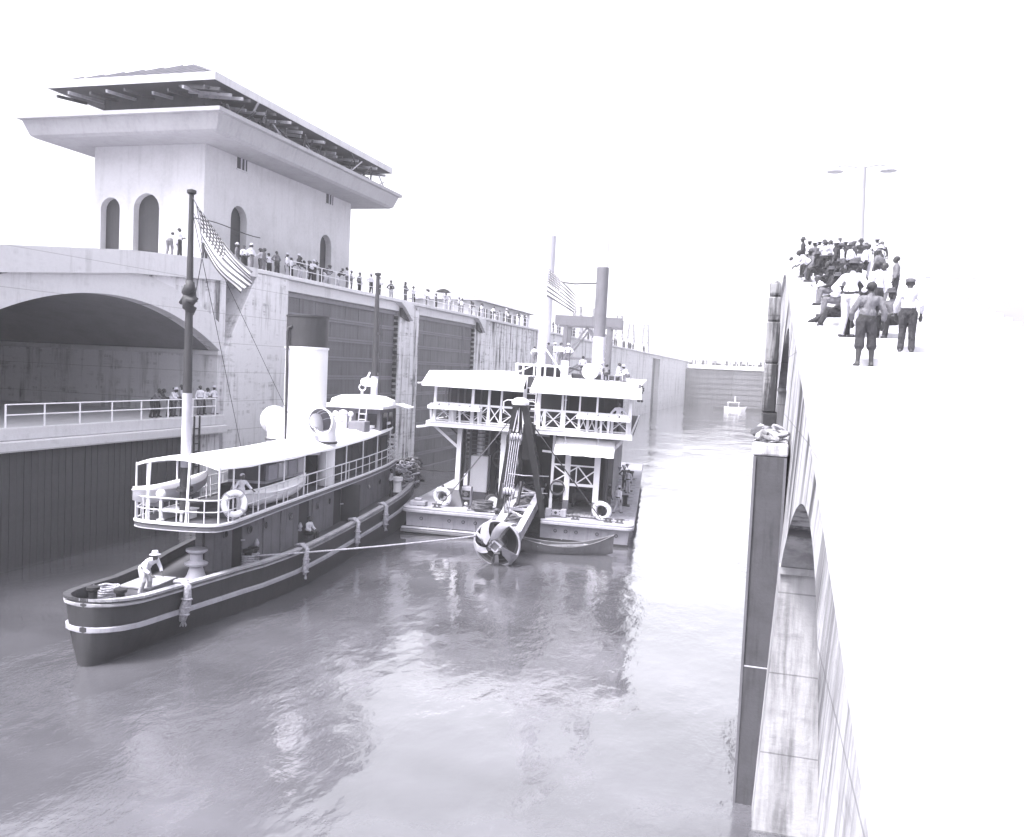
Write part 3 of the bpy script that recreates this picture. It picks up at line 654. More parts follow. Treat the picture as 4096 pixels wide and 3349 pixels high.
# ================================================================ people
def capsule_mb(mb, a, b, ra, rb, n=10):
    mb.cyl(a, b, ra, rb, n); mb.ball(a, ra, n=n, m=6); mb.ball(b, rb, n=n, m=6)
POSES = {
 # pelvis, chest, head offset from neck, elbows L/R, wrists L/R, knees L/R, ankles L/R (facing -Y, feet on z=0)
 'stand': dict(p=(0,0,.93), c=(0,.0,1.33), e=((-.27,.03,1.10),(.27,.03,1.10)), w=((-.26,-.08,.86),(.26,-.08,.86)), k=((-.10,-.02,.50),(.10,-.02,.50)), a=((-.11,.02,.08),(.12,.02,.08))),
 'hips': dict(p=(.03,0,.93), c=(0,.02,1.33), e=((-.38,.08,1.13),(.38,.08,1.13)), w=((-.18,-.03,.99),(.18,-.03,.99)), k=((-.09,-.03,.50),(.14,-.04,.50)), a=((-.10,.02,.08),(.19,.0,.08))),
 'cross': dict(p=(0,0,.93), c=(0,.03,1.33), e=((-.27,-.05,1.10),(.27,-.05,1.10)), w=((.06,-.22,1.14),(-.06,-.21,1.10)), k=((-.10,-.02,.50),(.10,-.03,.50)), a=((-.10,.02,.08),(.14,-.04,.08))),
 'lean': dict(p=(0,.12,.92), c=(0,-.10,1.24), e=((-.26,-.26,1.06),(.26,-.26,1.06)), w=((-.10,-.42,1.10),(.12,-.42,1.10)), k=((-.10,.08,.49),(.11,.02,.50)), a=((-.11,.18,.08),(.13,.08,.08))),
 'walk': dict(p=(0,0,.92), c=(0,-.05,1.31), e=((-.27,.12,1.08),(.27,-.14,1.10)), w=((-.26,.08,.84),(.24,-.34,.98)), k=((-.10,-.20,.53),(.10,.04,.48)), a=((-.10,-.22,.08),(.10,.34,.12))),
 'bend': dict(p=(0,.14,.86), c=(0,-.22,1.12), e=((-.28,-.30,.90),(.28,-.30,.90)), w=((-.18,-.52,.74),(.2,-.5,.74)), k=((-.12,-.02,.46),(.12,.0,.46)), a=((-.14,.12,.08),(.16,.1,.08))),
 'sit': dict(p=(0,.0,.50), c=(0,-.06,.89), e=((-.27,-.14,.70),(.27,-.14,.70)), w=((-.14,-.40,.62),(.15,-.40,.62)), k=((-.13,-.44,.52),(.13,-.44,.52)), a=((-.13,-.46,.08),(.14,-.50,.08))),
 'sit_out': dict(p=(0,.0,.42), c=(0,.04,.82), e=((-.30,.02,.60),(.29,-.10,.62)), w=((-.24,-.22,.52),(.18,-.36,.52)), k=((-.14,-.42,.36),(.14,-.44,.50)), a=((-.16,-.84,.10),(.15,-.62,.08))),
 'sit_hunch': dict(p=(0,.0,.46), c=(0,-.20,.80), e=((-.22,-.40,.58),(.22,-.40,.58)), w=((-.04,-.52,.72),(.05,-.52,.70)), k=((-.14,-.40,.54),(.14,-.40,.54)), a=((-.14,-.42,.08),(.14,-.40,.08))),
}
POSES['rail'] = dict(POSES['stand'], c=(0,-.05,1.33), e=((-.36,-.08,1.16),(.36,-.08,1.16)), w=((-.40,-.26,1.03),(.42,-.26,1.03)))
POSES['youth'] = dict(POSES['stand'], bare=True, p=(.02,0,.93), c=(-.02,.02,1.31), e=((-.30,.06,1.09),(.30,-.02,1.08)), w=((-.30,-.04,.86),(.26,-.16,.88)), k=((-.11,-.04,.50),(.12,.0,.50)), a=((-.13,-.06,.08),(.15,.06,.08)))
BODY = {}
def body_mesh(pose, vox):
    if (pose, vox) in BODY: return BODY[(pose, vox)]
    d = POSES[pose]; P_, C_ = Vector(d['p']), Vector(d['c']); up = (C_-P_).normalized()
    nk = C_+up*.16; caps = []   # (a, b, ra, rb, region)
    hd = nk+Vector((0, -.03, .13)) if pose not in ('lean', 'sit_hunch', 'bend') else nk+Vector((0, -.07, .11))
    sx = Vector((1, 0, 0))
    caps.append((P_+sx*-.055, P_+sx*.055, .13, .13, 2)); caps.append((P_+up*.10-sx*.035, P_+up*.10+sx*.035, .134, .134, 3)); caps.append((P_+up*.15-sx*.03, P_.lerp(C_, .5), .14, .128, 1)); caps.append((P_+up*.15+sx*.03, P_.lerp(C_, .5), .14, .128, 1))
    caps.append((P_.lerp(C_, .5), C_, .12, .13, 1)); caps.append((C_-sx*.09+up*.02, C_+sx*.09+up*.02, .105, .105, 1))
    caps.append((C_+up*.06-sx*.14, C_+up*.06+sx*.14, .07, .07, 1))
    caps.append((C_+up*.06, nk, .075, .055, 1)); caps.append((nk, hd-Vector((0, 0, .06)), .055, .055, 0))
    caps.append((hd+Vector((0, .01, .03)), hd+Vector((0, -.015, -.03)), .092, .078, 0)); caps.append((hd+Vector((0, -.03, -.065)), hd+Vector((0, -.06, -.09)), .05, .035, 0))
    caps.append((hd+Vector((0, -.095, .005)), hd+Vector((0, -.118, -.03)), .012, .017, 0))
    caps.append((hd+Vector((-.035, -.085, -.07)), hd+Vector((.035, -.085, -.07)), .012, .012, 0))
    caps.append((hd+Vector((-.035, -.082, .03)), hd+Vector((.035, -.082, .03)), .016, .016, 0))
    for s_ in (-1, 1): caps.append((hd+Vector((s_*.09, .01, .01)), hd+Vector((s_*.095, .015, -.03)), .018, .014, 0))
    for i, s_ in ((0, -1), (1, 1)):
        sh = C_+up*.05+sx*s_*.18; e = Vector(d['e'][i]); wv = Vector(d['w'][i])
        caps.append((sh, e, .07, .06, 1)); caps.append((e, e.lerp(wv, .5), .058, .055, 1)); caps.append((e.lerp(wv, .5), wv, .038, .028, 0))
        hv = (wv-e).normalized(); pm = wv+hv*.07; side = sx if abs(hv.x) < .8 else Vector((0, 0, 1)); side = (side-hv*side.dot(hv)).normalized()
        inw = hv.cross(side); caps.append((wv, pm, .03, .034, 0)); caps.append((wv+side*.018, pm+side*.02, .024, .024, 0)); caps.append((wv-side*.018, pm-side*.02, .024, .024, 0))
        for k, L in ((-1.5, .062), (-.5, .078), (.5, .08), (1.5, .066)):
            b0 = pm+side*k*.019; b1 = b0+hv*L*.55+inw*.008; caps.append((b0, b1, .0115, .011, 0)); caps.append((b1, b1+hv*L*.4+inw*.025, .011, .009, 0))
        caps.append((wv+hv*.02-side*s_*.03, wv+hv*.075-side*s_*.06+inw*.02, .013, .011, 0))
        hp = P_+sx*s_*.095-Vector((0, 0, .02)); kn = Vector(d['k'][i]); an = Vector(d['a'][i])
        bare = d.get('bare'); caps.append((hp, kn, .108, .085, 2)); caps.append((hp, hp.lerp(kn, .5)+Vector((0, .012, 0)), .112, .1, 2))
        if bare:
            caps.append((kn.lerp(hp, .2), kn.lerp(an, .18), .09, .1, 2)); caps.append((kn, kn.lerp(an, .35)+Vector((0, .012, 0)), .055, .062, 0)); caps.append((kn.lerp(an, .35)+Vector((0, .012, 0)), an, .062, .038, 0))
        else:
            caps.append((kn, an+Vector((0, 0, .03)), .08, .074, 2)); caps.append((kn.lerp(an, .3)+Vector((0, .014, 0)), an.lerp(kn, .3), .074, .07, 2))
        caps.append((an, an+Vector((0, 0, -.02)), .05, .045, 3)); caps.append((an+Vector((0, .05, -.035)), an+Vector((s_*.02, -.16, -.042)), .042, .038, 3))
    mb = MB()
    for a, b, ra, rb, _ in caps:
        if (Vector(b)-Vector(a)).length > 1e-5: capsule_mb(mb, a, b, ra, rb)
    me = mb.mesh('body'); o = bpy.data.objects.new('tmp', me); COL.objects.link(o)
    md = o.modifiers.new('r', 'REMESH'); md.mode = 'VOXEL'; md.voxel_size = vox
    md2 = o.modifiers.new('s', 'SMOOTH'); md2.iterations = 3; md2.factor = .4
    dg = bpy.context.evaluated_depsgraph_get(); ev = o.evaluated_get(dg); res = bpy.data.meshes.new_from_object(ev)
    bpy.data.objects.remove(o, do_unlink=True)
    res.name = 'person_'+pose; res.polygons.foreach_set('use_smooth', [True]*len(res.polygons))
    import numpy as np
    n = len(res.polygons); ct = np.zeros(n*3); res.polygons.foreach_get('center', ct); ct = ct.reshape(-1, 3)
    best = np.full(n, 1e9); reg = np.zeros(n, dtype=np.int32)
    for a, b, ra, rb, g in caps:
        a_, b_ = np.array(a), np.array(b); ab = b_-a_; L2 = max(ab@ab, 1e-9); t = np.clip(((ct-a_)@ab)/L2, 0, 1)
        dd = np.linalg.norm(ct-(a_+t[:, None]*ab), axis=1)-(ra+(rb-ra)*t); k = dd < best; best[k] = dd[k]; reg[k] = g
    res.materials.clear()
    res.polygons.foreach_set('material_index', reg)
    BODY[(pose, vox)] = (res, hd); return BODY[(pose, vox)]
VAR = {}
HATS = {}
def hat_mesh(kind):
    if kind in HATS: return HATS[kind]
    mb = MB()
    if kind in ('straw', 'felt'):
        mb.lathe([(.001, .115), (.05, .122), (.085, .115), (.1, .07), (.105, .015), (.12, .008), (.175, .0), (.178, -.012), (.12, -.006), (.1, -.0)], 16, cap=False)
    elif kind == 'cap':
        mb.lathe([(.001, .085), (.06, .08), (.11, .05), (.105, .01), (.1, -.01)], 14, cap=False); mb.add([(-.08, -.07, .0), (.08, -.07, .0), (.05, -.17, -.015), (-.05, -.17, -.015), (-.08, -.07, -.012), (.08, -.07, -.012), (.05, -.17, -.027), (-.05, -.17, -.027)], [(0,1,2,3),(7,6,5,4),(0,4,5,1),(2,6,7,3),(1,5,6,2),(0,3,7,4)])
    else:
        mb.ball((0, .018, -.005), .102, .104, .095, 12, 8)
    me = mb.mesh(kind+'_hat' if kind != 'hair' else 'hair'); me.materials.append(MATS[{'straw': 'straw', 'felt': 'felt', 'cap': 'cloth_mid', 'hair': 'hair', 'whitecap': 'cloth_white'}.get(kind, 'hair')]); me.polygons.foreach_set('use_smooth', [True]*len(me.polygons))
    HATS[kind] = me; return me
NP = [0]
def person(pose, loc, rz, shirt='cloth_white', trous='cloth_dark', hat='felt', skin=None, label='', group=None, sc=None, vox=.02, shoes='leather'):
    sk = 'skin%d' % (skin if skin is not None else random.choice((0, 0, 1, 2)))
    base, hd = body_mesh(pose, vox); key = (pose, vox, sk, shirt, trous, shoes)
    if key not in VAR:
        me = base.copy()
        for mm in (sk, shirt, trous, shoes): me.materials.append(MATS[mm])
        VAR[key] = me
    o = bpy.data.objects.new('person', VAR[key]); COL.objects.link(o)
    sc = sc or random.uniform(.97, 1.06); o.location = loc; o.rotation_euler = (0, 0, rz); o.scale = (sc*random.uniform(.96, 1.08), sc, sc)
    tag(o, label, 'person', group)
    if hat:
        h = bpy.data.objects.new('hair' if hat == 'hair' else 'hat', hat_mesh(hat)); COL.objects.link(h); h.parent = o
        h.location = hd+Vector((0, .012, .045 if hat != 'hair' else .03)); h.rotation_euler = (random.uniform(-.12, .12), 0, 0)
    return o
WORD = {'cloth_white': 'white', 'cloth_pale': 'pale', 'cloth_mid': 'grey', 'cloth_dark': 'dark', 'cloth_black': 'black'}
HW = {'straw': 'straw hat', 'felt': 'dark hat', 'cap': 'cap', 'hair': 'bare head', 'whitecap': 'white cap'}
# ================================================================ cutter dredge (local metres x 1.244; u right, v aft, w up)
SC = 1.244
DF = Frame((-14.757, 51.427, 0), 7.5, 1.0, SC)
dr = thing('cutter_dredge', 'white two-decked cutter dredge with dark A-frame over its bow, centre', 'dredge'); dr.matrix_world = DF.M
def dp(name, mb, mat, parent=None, **kw): return mb.build(name, mat, parent or dr, **kw)
UL, UR, WL, WR = -5.4, 5.5, -.78, 1.27          # hull sides, ladder-well sides
# hull: two bow pontoons joined aft
def pontoon(u0, u1, outer):
    mb = MB(); 
    rows = []
    for w_, ins in ((-.9, .25), (.2, .06), (.95, 0)):
        a, b = (u0+ins, u1) if outer < 0 else (u0, u1-ins)
        rows.append([(a, ins*.5, w_), (b, ins*.5, w_), (b, 30, w_), (a, 30, w_)])
    mb.sheet(rows, True); mb.f.append((0,1,2,3)); mb.f.append((8,9,10,11)); return mb
dp('hull', pontoon(UL, WL, -1), 'hull_grey'); dp('hull', pontoon(WR, UR, 1), 'hull_grey')
for u0, u1 in ((UL, WL), (WR, UR)):
    mb = MB(); mb.box(u0-.01 if u0 == UL else u0, u1 if u1 == WL else u1+.01, -.012, .05, -.5, .22); dp('boot_stripe', mb, 'hull_dark')
    for k in range(1, 4):
        uu = u0+(u1-u0)*k/4; mb = MB(); mb.box(uu-.035, uu+.035, -.02, .01, .2, .95); dp('plate_strap', mb, 'hull_grey')
mb = MB(); mb.box(WL+.01, WR-.01, 7, 30, -.9, .95); dp('hull', mb, 'hull_dark')
for uu, s_ in ((WL, 1), (WR, -1)):
    mb = MB(); mb.box(min(uu, uu+s_*.05), max(uu, uu+s_*.05), .02, 7, -.8, 1.2); dp('well_lining', mb, 'black_iron')
mb = MB(); mb.box(UL-.1, -1.6, -.5, -.03, -.02, .12); dp('rubbing_strake', mb, 'mid_grey', bevel=.03)
mb = MB(); mb.box(UL-.12, -1.8, -.36, -.03, .13, .20); dp('rubbing_strake', mb, 'hull_grey', bevel=.03)
# deck slabs with rounded outer bow corners and an overhanging nosing
def deck_slab(u0, u1, left):
    pts = []; rr = .42; v0 = -.32
    if left:
        pts = [(u1, v0), (u1, 30)] + [(u0, 30)] + [(u0+rr-rr*math.cos(t), v0+rr-rr*math.sin(t)) for t in [math.pi/2*k/6 for k in range(7)]]
    else:
        pts = [(u0, v0)] + [(u1-rr+rr*math.sin(t), v0+rr-rr*math.cos(t)) for t in [math.pi/2*k/6 for k in range(7)]] + [(u1, 30), (u0, 30)]
    return pts
for u0, u1, lf in ((UL-.22, WL-.02, True), (WR+.02, UR+.22, False)):
    mb = MB(); mb.prism(deck_slab(u0, u1, lf), lambda a, b, d: (a, b, d), .93, 1.08); dp('deck_nosing', mb, 'hull_grey', bevel=.03)
    mb = MB(); mb.prism([(a*.995 if True else a, b+.06) for a, b in deck_slab(u0, u1, lf)], lambda a, b, d: (a, b, d), 1.081, 1.18); dp('deck', mb, 'deck_pale', bevel=.03)
mb = MB(); mb.box(WL, WR, 5.5, 30, .95, 1.19); dp('deck', mb, 'deck')
for k in range(9):      # hanging eye plates on the bow plating
    uu = [-4.6, -3.2, -1.9, 2.0, 3.0, 4.0, 4.9, -2.5, 2.5][k]; mb = MB(); mb.torus((uu, -.05, .62), .07, .018, (0, 1, 0), 12, 5); dp('ring_bolt', mb, 'rust')
# lower deckhouse: dark machinery space
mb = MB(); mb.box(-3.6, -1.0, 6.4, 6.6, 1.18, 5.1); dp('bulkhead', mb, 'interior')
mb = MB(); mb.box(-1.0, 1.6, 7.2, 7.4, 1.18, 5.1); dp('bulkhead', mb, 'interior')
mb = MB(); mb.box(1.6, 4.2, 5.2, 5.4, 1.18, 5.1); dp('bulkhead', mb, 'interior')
mb = MB(); mb.box(4.05, 4.2, 2.0, 22, 1.18, 5.1); dp('side_wall', mb, 'timber_dark')
mb = MB(); mb.box(-3.7, -3.55, 6.4, 22, 1.18, 5.1); dp('side_wall', mb, 'timber_dark')
mb = MB(); mb.box(1.62, 4.03, 1.3, 5.18, 1.181, 1.23); dp('floor', mb, 'timber')
for k in range(12):
    mb = MB(); mb.box(1.7+k*.195, 1.7+k*.195+.175, .9, 2.6, 1.231, 1.26); dp('floor_plank', mb, 'timber')
# upper floor
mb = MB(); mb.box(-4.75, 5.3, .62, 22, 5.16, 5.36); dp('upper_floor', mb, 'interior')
mb = MB(); mb.box(-4.78, 5.33, .48, .61, 5.13, 5.40); dp('floor_fascia', mb, 'white', bevel=.02)
mb = MB(); mb.box(-4.72, 5.27, .44, .479, 5.36, 5.42); dp('floor_nosing', mb, 'white')
for uu in (-4.7, 5.25): 
    mb = MB(); mb.box(uu-.05, uu+.05, .65, 22, 5.14, 5.41); dp('floor_fascia', mb, 'white')
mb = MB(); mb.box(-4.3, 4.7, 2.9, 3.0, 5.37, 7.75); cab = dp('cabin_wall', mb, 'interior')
for uu in (-3.4, -1.2, 1.3, 3.2):
    mb = MB(); mb.box(uu-.36, uu+.36, 2.86, 2.895, 5.4, 7.0); dd = dp('door', mb, 'dark_paint', cab); 
for uu in (-2.3, .2, 2.3, 4.1):
    mb = MB(); mb.box(uu-.3, uu+.3, 2.86, 2.895, 6.2, 7.0); dp('window', mb, 'glass', cab)
for uu in (-4.2, -3.95, -3.55, -3.2, -2.35):
    mb = MB(); mb.box(uu-.045, uu+.045, 1.9, 1.98, 5.37, 7.3); dp('curtain_pole', mb, 'mid_grey')
# posts of the upper deck (tapered), rail and cross bracing
PU = [(-4.42, .16), (-2.53, .17), (-1.72, .15), (-1.11, .12), (.0, .17), (.73, .22), (1.88, .13), (2.72, .10), (3.56, .12), (5.14, .2)]
for uu, wd in PU:
    mb = MB(); mb.bar((uu, .72, 5.37), (uu, .72, 7.25), wd, wd, (0, 1, 0), wd*.7, wd*.7); dp('post', mb, 'white')
mb = MB(); mb.cyl((2.02, .75, 5.4), (2.02, .75, 7.2), .035, n=6); dp('pipe', mb, 'white')
mb = MB(); mb.ball((2.02, .75, 6.85), .06); dp('float', mb, 'white')
RW = 6.30
for a, b in ((-4.42, .0), (.35, 5.14)):
    mb = MB(); mb.box(a, b, .64, .74, RW-.05, RW+.05); dp('hand_rail', mb, 'white')
    mb = MB(); mb.box(a, b, .66, .70, 7.08, 7.12); dp('awning_rail', mb, 'white_old')
    mb = MB(); mb.box(a, b, .67, .73, 5.44, 5.50); dp('foot_rail', mb, 'white')
us = [-4.42, -3.5, -2.53, -1.72, -1.11, -.1]
us2 = [.73, 1.05, 1.88, 2.72, 3.15, 3.56, 4.2, 5.14]
for L_ in (us, us2):
    for a, b in zip(L_[:-1], L_[1:]):
        mb = MB(); mb.bar((a+.05, .70, 5.5), (b-.05, .70, RW-.05), .05, .03, (0, 1, 0)); dp('cross_brace', mb, 'white')
        mb = MB(); mb.bar((a+.05, .73, RW-.05), (b-.05, .73, 5.5), .05, .03, (0, 1, 0)); dp('cross_brace', mb, 'white')
        if b-a > .7:
            mb = MB(); mb.bar((a+.05, .80, RW-.25), (b-.05, .80, 5.7), .025, .02, (0, 1, 0)); dp('tie_rod', mb, 'white_old'); 
            mb = MB(); mb.bar((a+.05, .82, 5.7), (b-.05, .82, RW-.25), .025, .02, (0, 1, 0)); dp('tie_rod', mb, 'white_old')
for uu in (-3.62, -3.38, -2.1, 1.05, 2.0, 3.15, 4.15, 4.32):
    mb = MB(); mb.bar((uu, .66, 5.4), (uu, .66, RW), .13, .08, (0, 1, 0)); dp('baluster', mb, 'white')
# shelf boxes hung outside the rail
for a, b, n in ((-4.62, -2.05, 5), (2.66, 5.15, 5)):
    mb = MB(); mb.box(a, b, .12, .60, 6.06, 6.16); sh = dp('shelf', mb, 'white_old', bevel=.015)
    mb = MB(); mb.box(a-.02, b+.02, .08, .115, 6.02, 6.2); dp('shelf_edge', mb, 'white', sh)
    for k in range(n):
        c = a+(b-a)*(k+.5)/n; mb = MB(); mb.box(c-.2, c+.2, .18, .55, 6.161, 6.28); dp('box', mb, 'white_old', sh, bevel=.02)
    for c in (a+.1, (a+b)/2-.1, (a+b)/2+.25, b-.1):
        mb = MB(); mb.bar((c, .3, 6.05), (c, .5, 5.42), .11, .07, (0, 1, 0)); dp('bracket', mb, 'white', sh)
# roof in two halves with sloping front aprons
for a, b, hi in ((-4.95, .02, 0), (.36, 5.62, 0)):
    mb = MB()
    mb.sheet([[(a, .02, 7.20), (b, .02, 7.20)], [(a, .02, 7.30), (b, .02, 7.30)], [(a+.08, 1.0, 7.86), (b-.02, 1.0, 7.86)], [(a+.1, 22, 7.95), (b-.02, 22, 7.95)], [(a+.1, 22, 7.80), (b-.02, 22, 7.80)], [(a+.08, 1.0, 7.74), (b-.02, 1.0, 7.74)], [(a, .06, 7.20), (b, .06, 7.20)], [(a, .02, 7.20), (b, .02, 7.20)]])
    n = 8; mb.f.append(tuple(2*i for i in range(7))); mb.f.append(tuple(2*i+1 for i in range(6, -1, -1))); rf = dp('roof', mb, 'canvas')
    mb = MB(); mb.box(a-.02, b+.02, .0, .018, 7.12, 7.32); dp('eave_board', mb, 'white', rf)
mb = MB(); mb.bar((-5.3, .5, 7.22), (-4.5, .9, 7.3), .12, .06); dp('gutter_spout', mb, 'white')
mb = MB(); mb.bar((-5.25, .5, 5.05), (-4.5, .9, 5.16), .1, .1); dp('spar_end', mb, 'white')
mb = MB(); mb.box(5.42, 5.56, .6, 3, 7.0, 7.84); dp('roof_end', mb, 'mid_grey')
mb = MB(); 
for k in range(8): mb.ball((5.62+.06*math.sin(k), .4, 7.75-k*.1), .06, n=6, m=5)
dp('furled_canvas', mb, 'dark_paint')
mb = MB(); mb.box(.05, .34, .9, 1.0, 7.3, 7.86); dp('hatch', mb, 'interior')
for k in range(7):
    mb = MB(); mb.box(.08, .55, .84, .87, 5.62+k*.28, 5.65+k*.28); dp('rung', mb, 'white')
for uu in (.07, .55):
    mb = MB(); mb.box(uu-.025, uu+.025, .83, .88, 5.4, 7.9); dp('ladder_rail', mb, 'white')
# lower front, left
mb = MB(); mb.bar((-3.2, 1.3, 1.18), (-3.2, 1.3, 5.15), .22, .22, (0, 1, 0)); dp('post', mb, 'white')
mb = MB(); mb.sheet([[(-3.62, .95, 1.18), (-2.78, .95, 1.18), (-2.78, 1.6, 1.18), (-3.62, 1.6, 1.18)], [(-3.32, 1.17, 2.0), (-3.08, 1.17, 2.0), (-3.08, 1.42, 2.0), (-3.32, 1.42, 2.0)]], True); mb.f.append((4,5,6,7)); dp('post_base', mb, 'mid_grey')
mb = MB(); mb.bar((-4.45, 1.0, 5.12), (-3.25, 1.3, 4.1), .13, .13); dp('brace', mb, 'white')
mb = MB(); mb.bar((-3.9, 1.8, 5.1), (-2.9, 1.8, 4.3), .07); dp('brace', mb, 'dark_paint')
mb = MB(); mb.box(-2.86, -1.95, 2.7, 3.5, 1.75, 3.62); tk = dp('tank', mb, 'white', bevel=.04)
mb = MB(); mb.box(-2.82, -1.99, 2.74, 3.46, 1.18, 1.749); dp('tank_base', mb, 'mid_grey', tk)
mb = MB(); mb.cyl((-2.45, 3.1, 3.62), (-2.45, 3.1, 5.15), .2, n=14); dp('uptake', mb, 'white_old', smooth=40)
for uu in (-2.95, -1.98):
    mb = MB(); mb.bar((uu, 2.9, 1.18), (uu, 2.9, 5.15), .1, .1); dp('stanchion', mb, 'mid_grey')
for k in range(7):
    mb = MB(); mb.box(-2.95, -1.98, 2.84, 2.88, 3.75+k*.2, 3.79+k*.2); dp('rung', mb, 'mid_grey')
for uu, rr in ((-3.45, .13), (-3.75, .06)):
    mb = MB(); mb.cyl((uu, 3.4, 1.18), (uu, 3.4, 5.15), rr, n=10); dp('pipe', mb, 'black_iron', smooth=40)
mb = MB(); mb.bar((-.95, 1.2, 1.18), (-.95, 1.2, 5.15), .2, .2, (0, 1, 0), .26, .26); dp('post', mb, 'white')
mb = MB(); mb.box(-1.05, -.72, 1.0, 1.4, 4.95, 5.16); dp('post_cap', mb, 'white')
mb = MB(); mb.box(-3.0, -2.5, 1.5, 1.95, 1.18, 2.15); gb = dp('gear_case', mb, 'steel_pale', bevel=.03)
mb = MB(); mb.box(-2.95, -2.55, 1.44, 1.495, 1.62, 1.95); dp('opening', mb, 'black_iron', gb)
mb = MB(); mb.torus((-2.75, 1.42, 1.78), .09, .03, (0, 1, 0), 12, 5)
for k in range(6): mb.bar((-2.75, 1.42, 1.78), (-2.75+.13*math.cos(k), 1.42, 1.78+.13*math.sin(k)), .03)
dp('pinion', mb, 'mid_grey', gb)
mb = MB(); mb.box(-2.95, -2.55, 1.44, 1.495, 1.22, 1.5); dp('opening', mb, 'black_iron', gb)
mb = MB(); mb.ball((-2.7, 1.35, 1.3), .1); dp('float', mb, 'white_old', gb)
# winches and gearing in the dark bays
def winch(u, v, r, wd):
    mb = MB(); mb.cyl((u-wd/2, v, 1.18+r*1.25), (u+wd/2, v, 1.18+r*1.25), r*.6, n=14)
    for s_ in (-1, 1): mb.cyl((u+s_*wd/2, v, 1.18+r*1.25), (u+s_*(wd/2+.06), v, 1.18+r*1.25), r, n=18)
    for s_ in (-1, 1): mb.bar((u+s_*(wd/2+.14), v-.3, 1.18), (u+s_*(wd/2+.14), v, 1.18+r*1.4), .08, .2)
    return dp('winch', mb, 'rust', smooth=35)
winch(-3.9, 2.6, .36, .6); winch(-.2, 5.6, .6, 1.0); winch(-1.4, 5.0, .5, .5); winch(3.0, 4.2, .5, .9)
for (u, v, w_, r) in ((-1.45, 4.2, 3.4, .5), (-1.6, 4.4, 4.5, .35), (-1.1, 4.2, 2.4, .35)):
    mb = MB(); mb.torus((u, v, w_), r, .06, (0, 1, 0), 20, 5); mb.cyl((u, v-.1, w_), (u, v+.1, w_), .1, n=10)
    for k in range(6): mb.bar((u, v, w_), (u+r*math.cos(k*1.047), v, w_+r*math.sin(k*1.047)), .05)
    dp('gear_wheel', mb, 'mid_grey')
for k in range(9):
    u = random.uniform(-1.9, -.9); mb = MB(); mb.cyl((u, 4.6, random.uniform(1.3, 2.4)), (u+random.uniform(-.1, .1), 4.7, random.uniform(3.6, 5.1)), random.uniform(.03, .07), n=6); dp('pipe', mb, random.choice(['white_old', 'rust', 'mid_grey', 'black_iron']))
for w_ in (3.05, 2.2):
    mb = MB(); mb.tube([(-.75, 1.0, w_), (.2, 1.0, w_-.05), (1.4, 1.1, w_)], .025, 5); dp('chain_rail', mb, 'steel_pale')
# lower front, right: framed bay with awning
for uu, wd, dk in ((1.54, .13, 0), (2.28, .26, 1), (3.72, .28, 1)):
    mb = MB(); mb.bar((uu, 1.3, 1.95), (uu, 1.3, 5.15), wd, wd, (0, 1, 0)); dp('post', mb, 'white')
    mb = MB(); mb.bar((uu, 1.3, 1.18), (uu, 1.3, 1.949), wd+.02, wd+.02, (0, 1, 0)); dp('post_foot', mb, 'mid_grey' if dk else 'white')
for a, b in ((1.54, 2.2), (2.38, 3.62)):
    for w_, t_ in ((3.66, .07), (2.72, .13)):
        mb = MB(); mb.box(a, b, 1.22, 1.3, w_-t_/2, w_+t_/2); dp('rail', mb, 'white')
for a, b in (((1.6, 3.6), (2.2, 3.2)), ((2.2, 3.2), (1.6, 2.8)), ((2.4, 3.35), (2.8, 3.62)), ((2.8, 3.62), (3.5, 2.8)), ((2.4, 3.1), (2.72, 2.78)), ((2.72, 2.78), (3.6, 3.45)), ((2.72, 3.6), (2.72, 2.78))):
    mb = MB(); mb.bar((a[0], 1.25, a[1]), (b[0], 1.25, b[1]), .06, .05, (0, 1, 0)); dp('brace', mb, 'white')
mb = MB(); rows = []
for j in range(9):
    t_ = j/8; row = []
    for i in range(17):
        s_ = i/16; row.append((1.66+2.86*s_, 1.15-1.05*t_+.02*math.sin(s_*9), 5.06-.80*t_-.12*math.sin(math.pi*t_)*.6-.015*math.sin(s_*22)*t_))
    rows.append(row)
mb.sheet(rows); dp('awning', mb, 'canvas', smooth=True, solid=.02)
mb = MB(); mb.bar((1.0, 1.1, 4.28), (1.5, 1.1, 4.26), .09, .1); dp('lamp_arm', mb, 'white')
for u, w_ in ((.45, 4.28), (.52, 4.95)):
    mb = MB(); mb.box(u-.09, u+.09, .6, .66, w_-.13, w_+.13); dp('notice_board', mb, 'white')
mb = MB(); mb.box(.62, 1.25, 1.5, 1.6, 4.95, 5.05); dp('beam', mb, 'steel_pale')
for u in (2.1, 3.7):
    mb = MB(); mb.cyl((u, .9, 5.12), (u, .9, 4.9), .025, n=6); mb.lathe([(.02, 0), (.1, -.1), (.1, -.14)], 10, (u, .9, 4.9)); dp('lamp', mb, 'white')
mb = MB(); mb.bar((4.9, 1.2, 5.1), (4.3, 1.2, 4.4), .14, .14); dp('brace', mb, 'white')
for k in range(3):
    mb = MB(); v = 6.2+k*6.2; mb.cyl((5.05, v, 1.18), (5.05, v, 1.72), .13, n=12); mb.cyl((5.05, v, 1.66), (5.05, v, 1.76), .18, n=12); mb.box(4.78, 5.32, v-.25, v+.25, 1.181, 1.24); dp('bollard', mb, 'black_iron', smooth=40)
for k in range(14):
    mb = MB(); v = 1.2+k*1.4; mb.box(4.25, 5.45, v, v+.12, 1.181, 1.22); dp('deck_batten', mb, 'deck_pale')
for k in range(5):
    v = 9+k*2.6; mb = MB(); mb.bar((4.25, v, 5.1), (4.25, v, 1.2), .1); dp('post', mb, 'white_old')
